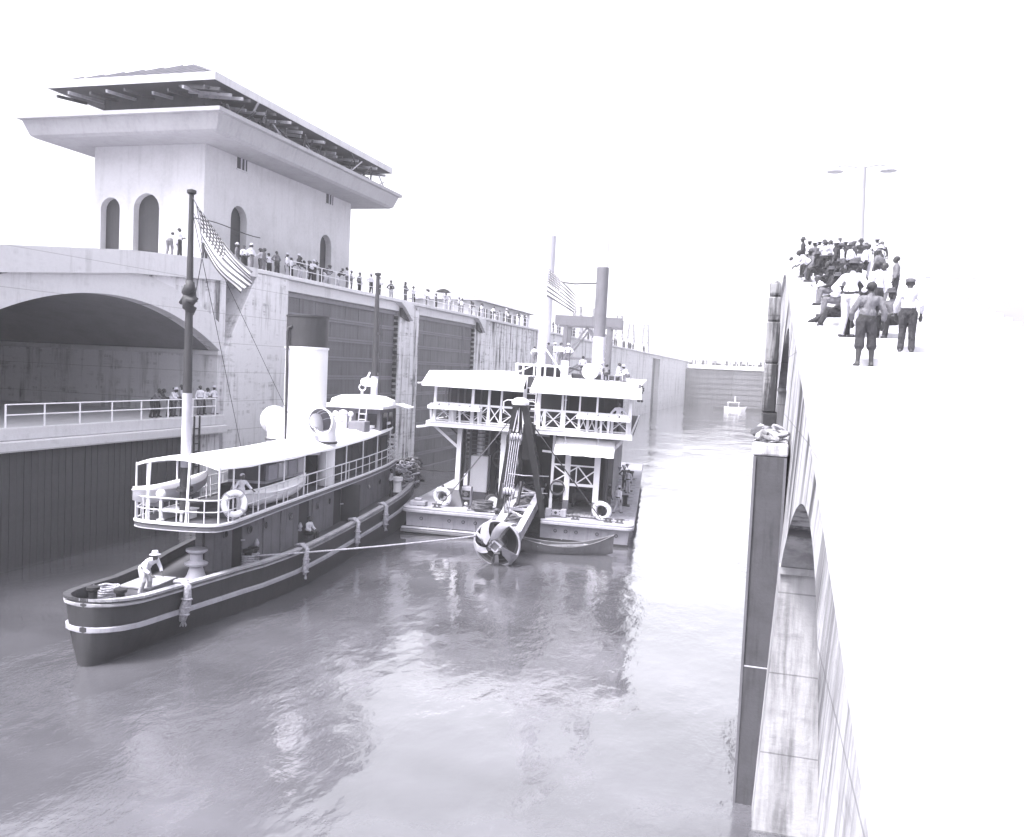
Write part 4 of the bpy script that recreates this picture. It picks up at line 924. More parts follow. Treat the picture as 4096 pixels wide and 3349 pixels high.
for k in range(3):
    c = (4.05-.0, 3+k*.5); mb = MB(); mb.lathe([(.02, -.22), (.12, 0), (.13, .03), (.0, .03)], 10, (4.55+.16*k, 9.5+2*k, 2.9-.1*k)); dp('fire_bucket', mb, 'white' if k % 2 else 'steel_pale')
# deck cleats and fittings along the nosing
for u, v in ((-4.7, .3), (-3.9, .15), (-2.2, .2), (4.45, .25), (5.0, .3), (2.9, .2)):
    mb = MB(); mb.box(u-.2, u+.2, v-.1, v+.1, 1.181, 1.23); mb.cyl((u-.1, v, 1.2), (u-.1, v, 1.4), .05, n=8); mb.cyl((u+.1, v, 1.2), (u+.1, v, 1.4), .05, n=8); mb.bar((u-.24, v, 1.36), (u+.24, v, 1.36), .06); dp('cleat', mb, 'rust')
mb = MB(); mb.box(-5.3, -4.5, .2, .7, 1.181, 1.42); mb.box(-5.1, -4.75, .3, .6, 1.421, 1.55); dp('fairlead', mb, 'deck_pale', bevel=.04)
# A-frame over the well
def leg(p, q, a, b, nm='a_frame_leg'):
    mb = MB(); mb.bar(p, q, a, a*1.1, (0, 1, 0), b, b*1.1); return dp(nm, mb, 'black_iron')
leg((-.80, -.1, 1.15), (-.12, -.9, 6.45), .27, .30); leg((1.36, -.1, 1.2), (.30, -.9, 6.45), .25, .30)
leg((-.25, 3.8, 1.15), (.0, -.7, 6.4), .2, .2); leg((1.15, 3.8, 1.15), (.25, -.7, 6.4), .2, .2)
mb = MB(); mb.box(-.30, .46, -1.12, -.62, 6.42, 6.55); dp('head_plate', mb, 'black_iron')
mb = MB(); mb.lathe([(.40, 0), (.42, .12), (.30, .28), (.12, .34)], 14, (.06, -.88, 6.54)); dp('head_cap', mb, 'white', smooth=40)
mb = MB(); mb.tube([(-.75, -.6, 6.1), (-.78, -.6, 6.62), (-.6, -.6, 6.72), (.6, -.6, 6.72), (.8, -.6, 6.62), (.78, -.6, 6.1)], .03, 6); dp('hoop', mb, 'white_old')
mb = MB(); mb.box(.15, .75, -.1, .0, 3.9, 5.6); dp('web_plate', mb, 'black_iron')
# tackle between A-frame head and ladder
B1, B2 = Vector((-.02, -1.25, 5.05)), Vector((-.08, -2.0, 2.6))
for du in (-.06, .05):
    mb = MB(); mb.tube([(.02+du*.4, -1.0, 6.4), B1+Vector((du*2, 0, .25))], .028, 5); dp('sling', mb, 'steel_pale')
def block(c, h):
    mb = MB()
    for k in range(4): mb.cyl(c+Vector((-.21+k*.14, -.0, 0)), c+Vector((-.12+k*.14, 0, 0)), .17, n=14)
    b_ = dp('pulley_block', mb, 'steel_pale')
    for du in (-.25, .25):
        mb = MB(); mb.box(c.x+du-.025, c.x+du+.025, c.y-.13, c.y+.13, c.z-.34*h, c.z+.34); dp('cheek', mb, 'mid_grey', b_)
block(B1, 1); block(B2, 1.0)
for k in range(5):
    du = -.2+k*.1; mb = MB(); mb.tube([B1+Vector((du, -.05, -.1)), B2+Vector((du, -.05, .1))], .022, 5); dp('fall_rope', mb, 'rope')
for k in range(4):
    du = -.15+k*.1; mb = MB(); mb.tube([B2+Vector((du, 0, -.15)), (-.02+du*.5, -2.6, 1.55)], .024, 5); dp('hanger', mb, 'dark_paint')
# stays from the A-frame head to the deck
for q in ((-3.75, .3, 1.3), (4.1, .4, 1.3)):
    mb = MB(); mb.tube([(.06, -.85, 6.4), q], .03, 5); dp('stay', mb, 'wire' if q[0] > 0 else 'mid_grey')
# cutter ladder
A0, A1 = Vector((.32, 3.6, 2.0)), Vector((.38, -5.0, 1.0))
def lad(t, du, dw=0): 
    p = A0.lerp(A1, t); return (p.x+du*(1.0-.12*t), p.y, p.z+dw)
for du, mt_ in ((-.58, 'steel_pale'), (.58, 'hull_grey')):
    mb = MB(); mb.bar(lad(0, du), lad(1, du), .16, .62); gd = dp('ladder_girder', mb, mt_, bevel=.02)
    mb = MB(); mb.bar(lad(0, du, .33), lad(1, du, .33), .3, .06); dp('flange', mb, 'steel_pale', gd)
    for k in range(9):
        t_ = (k+.5)/9; mb = MB(); p = Vector(lad(t_, du+(.09 if du > 0 else -.09))); mb.box(p.x-.02, p.x+.02, p.y-.03, p.y+.03, p.z-.28, p.z+.28); dp('stiffener', mb, mt_, gd)
mb = MB(); mb.cyl(lad(-.02, .0, .12), lad(1.02, -.1, .05), .15, n=14); sft = dp('cutter_shaft', mb, 'rust', smooth=40)
for t_ in (.3, .44, .58, .72, .86):
    p0, p1 = Vector(lad(t_-.022, 0, .12)), Vector(lad(t_+.022, 0, .11)); mb = MB(); mb.cyl(p0, p1, .26, n=16); dp('coupling', mb, 'rust', sft, smooth=40)
    p = Vector(lad(t_+.05, 0, -.05)); mb = MB(); mb.box(p.x-.42, p.x+.42, p.y-.1, p.y+.1, p.z-.16, p.z+.1); dp('bearing_beam', mb, 'steel_pale', bevel=.02)
for k in range(8):
    t0, t1 = k/8, (k+1)/8; s_ = 1 if k % 2 else -1
    mb = MB(); mb.bar(lad(t0, -.5*s_, .34), lad(t1, .5*s_, .34), .10, .08); dp('lacing_bar', mb, 'steel_pale' if k % 3 else 'rust')
    mb = MB(); mb.bar(lad(t0, .5*s_, .30), lad(t1, -.5*s_, .30), .06, .06); dp('lacing_bar', mb, 'rust')
for t_ in (.62, .97):
    mb = MB(); mb.bar(lad(t_, -.55, .38), lad(t_, .55, .38), .12, .12); dp('cross_beam', mb, 'steel_pale')
mb = MB(); mb.cyl(lad(.1, -.35, .3), lad(.95, -.4, .32), .07, n=8); dp('water_pipe', mb, 'white_old')
mb = MB(); mb.bar((-.45, .3, 1.2), (-.55, -2.2, 1.75), .1, .1); dp('guide_arm', mb, 'mid_grey')
mb = MB(); mb.bar((.28, -1.2, 1.9), (.36, -.9, 2.95), .1, .16); dp('ladder_horn', mb, 'timber_dark')
# cutter head: open basket of curved blades round a square-socketed hub
ct = bpy.data.objects.new('cutter_head', None); COL.objects.link(ct); ct.parent = dr; ct['label'] = 'round basket cutter head with broad pale blades, hung at the dredge bow'
CM = Matrix.Translation((.16, -6.05, .86)) @ Matrix.Rotation(R(7), 4, 'X') @ Matrix.Rotation(R(-4), 4, 'Z'); ct.matrix_basis = CM
def cp(name, mb, mat, parent=None, **kw): return mb.build(name, mat, parent or ct, **kw)
mb = MB(); mb.lathe([(.30, .92), (.42, .95), (.90, .62), (.98, .30), (.97, .22), (.92, .26), (.84, .52), (.40, .80), (.30, .80)], 34, (0, 0, 0), (0, 1, 0), cap=False); cp('back_ring', mb, 'rust', smooth=35)
mb = MB(); mb.torus((0, .26, 0), .97, .05, (0, 1, 0), 36, 8); cp('rim', mb, 'hull_grey', smooth=True)
mb = MB(); mb.lathe([(.93, .30), (.80, .55), (.35, .78)], 34, (0, 0, 0), (0, 1, 0), cap=False); cp('dish', mb, 'black_iron', smooth=35)
mb = MB(); mb.cyl((0, .96, 0), (0, .2, 0), .30, .24, n=18); hub = cp('hub', mb, 'rust', smooth=35)
mb = MB(); mb.box(-.24, .24, -.12, .22, -.24, .24); o_ = cp('hub_socket', mb, 'mid_grey', None, bevel=.03); o_.rotation_euler = (0, R(38), 0)
for k, s4 in enumerate(((-.21, -.15, -.21, .21), (.15, .21, -.21, .21), (-.15, .15, .15, .21), (-.15, .15, -.21, -.15))):
    mb = MB(); mb.box(s4[0], s4[1], -.16, -.121, s4[2], s4[3]); o_ = cp('socket_lip', mb, 'steel_pale'); o_.rotation_euler = (0, R(38), 0)
NB = 5
for k in range(NB):
    a0 = R((62, 112, 178, -100, -48)[k]); wf = (.95, .9, .6, .55, 1.35)[k]; mb = MB(); rows = []
    for j in range(13):
        t_ = j/12; rr = .97*math.cos(t_*1.12)**.62 if t_ < .98 else .45; rr = .98-.64*t_**1.7
        yy = .44-.95*math.sin(t_*1.45)*.72; aa = a0+.5*t_; wdt = .44*wf*(1-.5*t_)
        c_ = Vector((rr*math.cos(aa), yy, rr*math.sin(aa))); tg = Vector((-math.sin(aa), 0, math.cos(aa))); rd = Vector((math.cos(aa), 0, math.sin(aa)))
        ed = (tg*.72-rd*.22+Vector((0, -.5, 0))).normalized()
        rows.append([c_-ed*wdt, c_, c_+ed*wdt*.9, c_+ed*wdt*.9+rd*.045, c_+rd*.05, c_-ed*wdt+rd*.045])
    mb.sheet(rows, True); n6 = 6; mb.f.append(tuple(range(6))); mb.f.append(tuple(range(72, 78))); cp('blade', mb, 'blade_steel' if k in (0, 1, 2, 4) else 'mid_grey', smooth=30)
    aa = a0+.5; mb = MB(); mb.bar((.34*math.cos(aa), -.12, .34*math.sin(aa)), (.14*math.cos(aa+.2), .0, .14*math.sin(aa+.2)), .24, .12); cp('spider_arm', mb, 'mid_grey')
    mb = MB(); mb.bar((.90*math.cos(a0), .38, .90*math.sin(a0)), (.2*math.cos(a0+.3), .45, .2*math.sin(a0+.3)), .12, .2); cp('spider_arm', mb, 'rust')
# stacks, flag pole, roof gear
mb = MB(); mb.cyl((-.62, 12, 7.8), (-.66, 12, 16.3), .39, .36, n=18); dp('stack', mb, 'stack_grey', smooth=40)
mb = MB(); mb.cyl((2.72, 12, 7.8), (2.64, 12, 14.55), .36, .36, n=18); s2 = dp('stack', mb, 'mid_grey', smooth=40)
mb = MB(); mb.cyl((2.64, 12, 14.56), (2.66, 12, 16.3), .30, .28, n=18); dp('stack_top', mb, 'white_old', s2, smooth=40)
mb = MB(); mb.cyl((2.72, 12, 7.7), (2.70, 12, 10.4), .375, .372, n=18); dp('stack_foot', mb, 'steel_pale', s2, smooth=40)
mb = MB(); mb.tube([(-.3, 12, 13.6), (1.0, 12, 13.5), (2.3, 12, 13.6)], .04, 5); dp('stack_stay', mb, 'wire')
mb = MB(); mb.cyl((.42, 2.2, 7.8), (.52, 2.2, 14.1), .12, .05, n=10); dp('flag_pole', mb, 'white', smooth=40)
mb = MB(); mb.bar((.46, 2.2, 9.6), (1.85, 2.2, 7.86), .08, .06); dp('pole_strut', mb, 'white')
mb = MB(); mb.bar((.46, 2.2, 8.6), (-.9, 2.2, 7.9), .07, .06); dp('pole_strut', mb, 'white')
mb = MB(); mb.box(-.75, 1.85, 2.1, 3.9, 8.40, 8.50); pf = dp('roof_platform', mb, 'white')
for u in (-.7, -.35, .2, .75, 1.25, 1.8):
    mb = MB(); mb.box(u-.04, u+.04, 2.12, 2.2, 7.9, 8.4); dp('platform_post', mb, 'white', pf)
mb = MB(); mb.box(-.7, 1.8, 3.0, 3.1, 7.9, 8.38); dp('platform_back', mb, 'dark_paint', pf)
mb = MB(); mb.box(1.95, 4.4, 3.4, 4.6, 7.9, 8.15); dp('skylight', mb, 'dark_paint', bevel=.05)
mb = MB(); mb.bar((1.9, 2.6, 8.42), (2.9, 2.8, 8.2), .4, .08); dp('skylight_flap', mb, 'dark_paint')
mb = MB(); mb.box(1.55, 1.9, 2.05, 2.3, 7.85, 8.75); dp('locker', mb, 'white_old', bevel=.02)
mb = MB(); mb.cyl((2.97, 2.3, 8.30), (2.97, 3.1, 8.30), .40, n=26); mb.cyl((2.97, 2.26, 8.30), (2.97, 2.3, 8.30), .36, n=26); dp('drum_tank', mb, 'white', smooth=35)
mb = MB(); mb.cyl((3.12, 5, 7.9), (3.12, 5, 9.55), .11, n=10); mb.lathe([(.13, 0), (.24, .05), (.22, .2), (.08, .3)], 12, (3.12, 5, 9.5)); dp('vent_pipe', mb, 'white', smooth=40)
mb = MB(); mb.box(.6, .95, 3.2, 3.6, 8.5, 9.5); dp('cabinet', mb, 'mid_grey', bevel=.02)
for v in (24, 27):      # after gantry for the spuds
    for u in (-.6, 2.6):
        mb = MB(); mb.bar((u, v, 1.2), (u, v, 11.6), .3, .3); dp('gantry_leg', mb, 'mid_grey')
    mb = MB(); mb.box(-1.4, 3.5, v-.2, v+.2, 11.6, 12.3); dp('gantry_beam', mb, 'mid_grey')
    for a, b in (((-.6, 9.2), (1.0, 11.5)), ((2.6, 9.2), (1.0, 11.5)), ((-.6, 9.2), (2.6, 9.2)), ((-.6, 8.0), (1.0, 9.1)), ((2.6, 8.0), (1.0, 9.1))):
        mb = MB(); mb.bar((a[0], v, a[1]), (b[0], v, b[1]), .14, .14); dp('gantry_brace', mb, 'mid_grey')
# ------------------------------------------------ loose things aboard the dredge
def life_ring(c, ax, label, Rr=.47, r=.13):
    t = thing('life_ring', label, 'life ring', c)
    mb = MB(); mb.torus((0, 0, 0), Rr, r, ax, 26, 10); mb.build('ring', 'canvas', t, smooth=True)
    d = Vector(ax).normalized(); up = Vector((0,0,1)); a = d.cross(up).normalized(); b = a.cross(d)
    for k in range(4):
        an = math.pi/4+k*math.pi/2; p = a*math.cos(an)*Rr+b*math.sin(an)*Rr; tt = (-a*math.sin(an)+b*math.cos(an)); mb = MB(); mb.cyl(p-tt*.05, p+tt*.05, r*1.05, n=12); mb.build('band', 'cloth_pale', t, smooth=40)
    mb = MB(); mb.tube([(a*math.cos(x)*(Rr+r+.03)+b*math.sin(x)*(Rr+r+.03)*(1+.05*math.sin(4*x))) for x in [2*math.pi*i/24 for i in range(24)]], .014, 5, True); mb.build('grab_line', 'rope', t)
    return t
life_ring(DF(-3.78, .75, 1.66), (.05, 1, .18), 'white life ring leaning near the left corner of the dredge deck')
life_ring(DF(4.12, .55, 1.66), (.1, 1, .2), 'white life ring leaning near the right corner of the dredge deck')
brl = thing('barrel', 'white-headed barrel lying on the dredge deck beside the A-frame', 'barrel', DF(-1.42, 1.5, 1.53)); brl.rotation_euler = (0, 0, DF.rz+R(20))
MB().lathe([(.36, -.5), (.42, -.25), (.44, 0), (.42, .25), (.36, .5)], 20, ax=(0, 1, 0)).build('body', 'timber_dark', brl, smooth=40)
MB().cyl((0, -.53, 0), (0, -.49, 0), .345, n=20).build('head', 'white', brl)
for z in (-.33, .0, .33): MB().torus((0, z, 0), .425, .025, (0, 1, 0), 20, 5).build('hoop', 'black_iron', brl)
def coil(name, c, Rr, turns, r, label, mat='rope_dark', ax=(0,0,1), rz=0, jit=.06):
    mb = MB(); pts = []; d = Vector(ax).normalized(); up = Vector((0,0,1)) if abs(d.z) < .9 else Vector((0,1,0)); a = d.cross(up).normalized(); b = a.cross(d)
    for i in range(turns*18):
        t = 2*math.pi*i/18; rr = Rr*(1+random.uniform(-jit, jit)-.14*math.sin(i*.37)); pts.append(a*math.cos(t)*rr+b*math.sin(t)*rr*(1+.03*math.sin(i*.2))+d*(i/18*r*1.55+random.uniform(-.5, .5)*r))
    mb.tube(pts, r, 6); o = mb.build(name, mat, smooth=True); o.location = c; return tag(o, label, 'rope')
coil('rope_coil', DF(-1.75, .45, 1.28), .62, 6, .05, 'dark rope coiled flat on a pallet on the dredge deck')
pl = thing('pallet', 'low timber pallet carrying the coiled rope on the dredge deck', 'pallet', DF(-1.72, .45, 1.185), DF.rz)
for k in range(6): MB().box(-.85, .85, -.55+k*.19, -.55+k*.19+.15, .05, .09).build('plank', 'timber', pl)
for k in (-.7, .7): MB().box(k-.06, k+.06, -.55, .55, 0, .05).build('bearer', 'timber_dark', pl)
coil('hose_coil', DF(1.86, 1.1, 2.55), .44, 5, .035, 'dark hose coil hung on the white posts under the awning', 'rope_dark', (0, 1, 0), 0, .03)
db = thing('iron_casting', 'dumbbell-shaped pale iron casting with holes on the dredge deck', 'casting', DF(1.92, .55, 1.19), DF.rz)
pr = [(-.62, 0), (-.62, .5), (-.36, .5), (-.26, .42), (.26, .42), (.36, .5), (.62, .5), (.62, 0), (.36, 0), (.26, .1), (-.26, .1), (-.36, 0)]
MB().prism(pr, lambda a, b, d: (a, d, b), -.15, .15).build('body', 'hull_grey', db, bevel=.03)
MB().cyl((0, -.17, .27), (0, .1, .27), .09, n=12).build('bore', 'black_iron', db)
for a in (-.24, .24):
    for b in (.17, .36): MB().cyl((a, -.165, b), (a, .1, b), .035, n=8).build('bolt_hole', 'black_iron', db)
# flag on the dredge pole
def flag(name, P0, along, down, L, Hh, label, wav=.12, nx=40, ny=20, sag=.0):
    """cloth hung from P0: hoist runs `down`, fly runs `along`"""
    me = bpy.data.meshes.new(name); vs = []; fs = []; uvs = []
    al, dn = Vector(along).normalized(), Vector(down).normalized(); nn = al.cross(dn).normalized()
    for j in range(ny+1):
        for i in range(nx+1):
            s, t = i/nx, j/ny; ph = 9*s-1.5*t
            p = Vector(P0)+al*(L*s)*(1-.03*t)+dn*(Hh*t*(1-.42*s*sag)) + nn*wav*math.sin(ph)*(.25+s)+dn*sag*.3*s*s*L*.2 + al*.03*math.sin(7*t+4*s)
            vs.append(p)
    for j in range(ny):
        for i in range(nx): fs.append((j*(nx+1)+i, j*(nx+1)+i+1, (j+1)*(nx+1)+i+1, (j+1)*(nx+1)+i))
    me.from_pydata(vs, [], fs); uvl = me.uv_layers.new(name='UVMap')
    for lp in me.loops:
        j, i = divmod(lp.vertex_index, nx+1); uvl.data[lp.index].uv = (i/nx, 1-j/ny)
    me.update(); o = put(name, me, 'flag', smooth=True, solid=.006); return tag(o, label, 'flag')
flag('flag', DF(.62, 2.1, 13.25), DF(.62+2.6, 2.1, 13.25-2.1)-DF(.62, 2.1, 13.25), DF(.62, 2.1, 12)-DF(.64, 2.1, 13.25), 2.3, 1.7, 'small striped starred flag drooping from the pole on the dredge roof', .16, sag=.8)
# canoe alongside
cn = thing('rowing_boat', 'narrow weathered wooden rowing boat floating beside the dredge bow', 'boat')
cn.matrix_world = DF.M @ Matrix.Translation((2.62, -2.35, 0)) @ Matrix.Rotation(R(10), 4, 'Z')
Lc = 2.15
def cst(t):      # t in [-1,1]: half beam, keel, sheer
    b = .52*(1-abs(t)**2.4); return max(b, .012), -.12+.30*abs(t)**3, .42+.46*t*t*(1.25 if t > 0 else .7)
rows_o, rows_i = [], []
for i in range(25):
    t = -1+2*i/24; hb_, k_, s_ = cst(t); x = Lc*t*(1+.06*abs(t)); ro = []; ri = []
    for j in range(-6, 7):
        q = j/6; yy = hb_*math.copysign(abs(q)**.75, q) if q else 0; zz = k_+(s_-k_)*abs(q)**2.2; ro.append((x, yy, zz)); ri.append((x*.985, yy*.90, zz+.03 if abs(q) < .99 else zz))
    rows_o.append(ro); rows_i.append(ri)
mb = MB(); mb.sheet(rows_o); mb.build('hull', 'boat_wood', cn, smooth=50)
mb = MB(); mb.sheet(rows_i); mb.build('lining', 'timber_dark', cn, smooth=50)
for s_ in (-1, 1):
    mb = MB(); mb.tube([(Lc*t*(1+.06*abs(t)), s_*(cst(t)[0]*.96), cst(t)[2]+.0) for t in [-1+2*i/24 for i in range(25)]], .035, 5); mb.build('gunwale', 'boat_wood', cn)
for t in (-.5, .05, .5):
    hb_, k_, s_ = cst(t); mb = MB(); mb.box(Lc*t-.1, Lc*t+.1, -hb_*.88, hb_*.88, s_-.16, s_-.11); mb.build('thwart', 'timber', cn)
mb = MB(); mb.bar((-1.5, -.15, .33), (1.3, .05, .48), .05); mb.bar((1.25, .05, .47), (1.7, .08, .5), .16, .03); tag(mb.build('oar', 'timber'), 'slender wooden oar lying lengthwise in the rowing boat', 'oar').matrix_world = cn.matrix_world
mb = MB(); mb.bar((-1.2, .2, .30), (1.1, .22, .40), .12, .03); tag(mb.build('loose_board', 'deck_pale'), 'loose pale board lying in the bottom of the rowing boat', 'board').matrix_world = cn.matrix_world
mb = MB(); mb.torus((-1.95, 0, .58), .16, .05, (1, .3, .3), 12, 6); mb.torus((-1.85, .02, .6), .12, .05, (.4, .3, 1), 12, 6); mb.tube([(-1.95, 0, .66), (-2.3, .1, .9), (-2.6, .2, 1.3)], .025, 5); o_ = mb.build('painter_rope', 'rope_dark', smooth=True); o_.matrix_world = cn.matrix_world; tag(o_, 'dark mooring rope knotted round the near end of the rowing boat', 'rope')
# ================================================================ steam tug (c right of centreline, v forward, w up)
TF = Frame((-21.53, 27.80, 0), 7.4, 0, SC)
tg_ = thing('steam_tug', 'dark steam tug with white awning and black-topped funnel, moored at left', 'tug'); tg_.matrix_world = TF.M
def tp(name, mb, mat, parent=None, **kw): return mb.build(name, mat, parent or tg_, **kw)
def interp(tab, x):
    for (a, b), (c, d) in zip(tab[:-1], tab[1:]):
        if x <= c:
            t = (x-a)/(c-a); t = max(0, min(1, t)); return b+(d-b)*(t*t*(3-2*t)*.4+t*.6)
    return tab[-1][1]
HB = [(-3.5, .0), (-3.49, .2), (-3.44, .38), (-3.3, .60), (-3.0, .84), (-2.5, 1.0), (-1.7, 1.08), (-.7, 1.12), (2, 1.45), (4, 1.86), (6, 2.10), (10, 2.16), (18, 2.12), (21, 1.9), (24, 1.25), (26.5, .5), (27.6, .04)]
SH = [(-3.5, 1.72), (-2, 1.62), (0, 1.5), (3, 1.42), (8, 1.45), (14, 1.56), (20, 1.8), (24, 2.15), (27.6, 2.6)]
def hb(v): return interp(HB, v)
def sh(v): return interp(SH, v)
VS = [-3.5, -3.497, -3.49, -3.47, -3.44, -3.38, -3.3, -3.18, -3.0, -2.75, -2.5, -2.1, -1.7, -1.2, -.4, .5, 1.4, 2.4, 3.4, 4.4, 5.4, 6.6, 8, 10, 12, 14, 16, 18, 20, 21.5, 23, 24.5, 26, 27, 27.5, 27.6]
def side(v, w, out=0):
    """half breadth of the hull at height w"""
    b = hb(v); s_ = sh(v); t = max(0, min(1, (s_-w)/s_)); taper = .05+.55*max(0, min(1, (2-v)/5.5))+.45*max(0, min(1, (v-20)/7))
    return max(.0, b*(1-taper*t*t))+out
rows = []
for v in VS:
    r = []
    for k in range(9):
        w_ = -.6+(sh(v)+.6)*k/8; r.append((side(v, w_), v, w_))
    rows.append(r)
mb = MB(); mb.sheet(rows); mb.sheet([[(-x, y, z) for x, y, z in r] for r in rows]); tp('hull', mb, 'hull_dark', smooth=50)
mb = MB(); mb.sheet([[(-hb(v)+.02, v, sh(v)-.28), (hb(v)-.02, v, sh(v)-.28)] for v in VS]); tp('main_deck', mb, 'deck')
for s_ in (-1, 1):
    mb = MB(); mb.sheet([[(s_*(hb(v)-.1), v, sh(v)-.27), (s_*(hb(v)-.1), v, sh(v)-.0)] for v in VS[1:-1]]); tp('bulwark_lining', mb, 'dark_paint')
    # cap rail in lengths of plank, two broad rubbing timbers
    for i in range(1, len(VS)-2):
        a, b = VS[i], VS[i+1]
        mb = MB()
        P0 = [(s_*(hb(v)-.13), v, sh(v)) for v in (a+.01, b-.01)]; P1 = [(s_*(hb(v)+.10), v, sh(v)) for v in (a+.01, b-.01)]
        mb.add([P0[0], P0[1], P1[1], P1[0]]+[(x, y, z+.07) for x, y, z in (P0[0], P0[1], P1[1], P1[0])], [(0,3,2,1),(4,5,6,7),(0,1,5,4),(1,2,6,5),(2,3,7,6),(3,0,4,7)]); tp('cap_rail', mb, 'timber' if s_ > 0 else 'timber_dark')
    for dz, h, o_, mt_ in ((-.10, .10, .09, 'timber'), (-.75, .16, .10, 'deck_pale')):
        mb = MB(); mb.sheet([[(s_*side(v, sh(v)+dz), v, sh(v)+dz-h/2), (s_*side(v, sh(v)+dz, o_), v, sh(v)+dz-h/2+.03), (s_*side(v, sh(v)+dz, o_), v, sh(v)+dz+h/2-.02), (s_*side(v, sh(v)+dz), v, sh(v)+dz+h/2)] for v in VS]); tp('rubbing_timber', mb, mt_)
# deckhouse: separate plates along the side, rounded after end
HS = [(2.7, .0), (2.75, .30), (3.0, .45), (4.6, 1.0), (6, 1.08), (21, 1.02)]
DH0, DH1 = 1.15, 2.98
def hw(v): return interp(HS, v)
hv = [2.70, 2.8, 3.05, 3.5, 3.9, 4.6, 5.6, 6.8, 7.55, 8.0, 9.0, 10.6, 11.8, 12.7, 13.4, 14.0, 15.8, 17.2, 19, 21]
mb = MB(); mb.sheet([[(hw(v)-.04, v, DH0), (hw(v)-.04, v, DH1)] for v in hv]); mb.sheet([[(-hw(v)+.04, v, DH0), (-hw(v)+.04, v, DH1)] for v in hv]); mb.box(-1.0, 1.0, 20.9, 21, DH0, DH1); tp('house_core', mb, 'interior')
DOORS = {(3.5, 3.9): 0, (8.0, 9.0): 0, (11.8, 12.7): 1, (13.4, 14.0): 0}
for a, b in zip(hv[:-1], hv[1:]):
    for s_ in (-1, 1):
        xa, xb = s_*hw(a), s_*hw(b); mb = MB(); isd = (a, b) in DOORS
        o_ = -.025*s_ if isd else 0
        mb.add([(xa+o_, a+.012, DH0), (xb+o_, b-.012, DH0), (xb+o_, b-.012, DH1), (xa+o_, a+.012, DH1)]+[(xa+o_-.03*s_, a+.012, DH0), (xb+o_-.03*s_, b-.012, DH0), (xb+o_-.03*s_, b-.012, DH1), (xa+o_-.03*s_, a+.012, DH1)], [(0,1,2,3),(7,6,5,4),(0,4,5,1),(3,2,6,7),(1,5,6,2),(0,3,7,4)])
        pn = tp('door' if isd else 'house_plate', mb, ('dark_paint' if isd else 'house_grey'))
        if isd and s_ > 0:
            mb = MB(); mb.bar((xb+.03, b-.15, 2.05), (xb+.12, b-.05, 2.05), .05); tp('handle', mb, 'steel_pale', pn)
            if DOORS[(a, b)]: 
                mb = MB(); mb.add([(xb, b, DH0+.1), (xb+.75, b+.25, DH0+.1), (xb+.75, b+.25, DH1-.1), (xb, b, DH1-.1), (xb, b+.04, DH0+.1), (xb+.75, b+.29, DH0+.1), (xb+.75, b+.29, DH1-.1), (xb, b+.04, DH1-.1)], [(0,1,2,3),(7,6,5,4),(0,4,5,1),(3,2,6,7),(1,5,6,2),(0,3,7,4)]); tp('door_leaf', mb, 'dark_paint')
for v in (3.2, 4.2, 5.1, 7.2, 9.9, 11.2, 15.0, 16.5, 18.2):
    x = hw(v); mb = MB(); mb.cyl((x-.02, v, 2.35), (x+.035, v, 2.35), .16, n=16); pt = tp('porthole', mb, 'mid_grey'); mb = MB(); mb.cyl((x+.03, v, 2.35), (x+.04, v, 2.35), .12, n=16); tp('pane', mb, 'glass', pt)
for v in (4.95, 9.3, 12.9, 6.3):
    x = hw(v)+.02; mb = MB(); mb.cyl((x, v, DH0), (x, v, DH1), .035, n=6); tp('pipe', mb, 'house_grey'); 
for v in (4.4, 7.9):
    x = hw(v)+.06; mb = MB(); mb.lathe([(.04, 0), (.09, .1), (.03, .25)], 10, (x+.05, v, 1.75)); mb.box(x-.02, x+.1, v-.05, v+.05, 1.68, 1.75); tp('deck_lamp', mb, 'steel_pale')
# boat deck
def bd(v): return interp([(.72, .3), (.80, 1.05), (1.0, 1.38), (1.5, 1.52), (2.5, 1.53), (18, 1.5), (20, 1.3), (21.2, .75), (21.6, .1)], v)
def dw(v): return interp([(.7, 3.02), (6, 3.08), (14, 3.12), (21.6, 3.32)], v)
bv = [.72, .78, .85, .95, 1.05, 1.25, 1.5, 2, 2.5, 3.5, 5, 7, 9, 11, 13, 15, 17, 18, 19, 20, 20.7, 21.2, 21.5, 21.6]
mb = MB(); mb.sheet([[(-bd(v), v, dw(v)-.0), (bd(v), v, dw(v)-.0)] for v in bv]); tp('boat_deck', mb, 'deck')
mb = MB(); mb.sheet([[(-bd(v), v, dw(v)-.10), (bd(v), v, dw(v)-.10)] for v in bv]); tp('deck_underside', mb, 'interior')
edge = [(bd(v), v) for v in bv]+[(-bd(v), v) for v in reversed(bv)]
def ring_strip(z0, z1, out):
    mb = MB(); n = len(edge); ro = []
    for k in range(n+1):
        x, v = edge[k % n]; xn, vn = edge[(k+1) % n]; xp, vp = edge[(k-1) % n]; t = Vector((xn-xp, vn-vp)); t.normalize(); nx, nv = t.y, -t.x
        ro.append([(x-nx*.02, v-nv*.02, dw(v)+z0), (x+nx*out, v+nv*out, dw(v)+z0+.01), (x+nx*out, v+nv*out, dw(v)+z1-.02), (x-nx*.02, v-nv*.02, dw(v)+z1)])
    mb.sheet(ro); return mb
tp('deck_moulding', ring_strip(-.02, .07, .07), 'white_old'); tp('deck_moulding', ring_strip(-.14, -.03, .035), 'mid_grey'); tp('deck_moulding', ring_strip(-.19, -.145, .05), 'steel_pale')
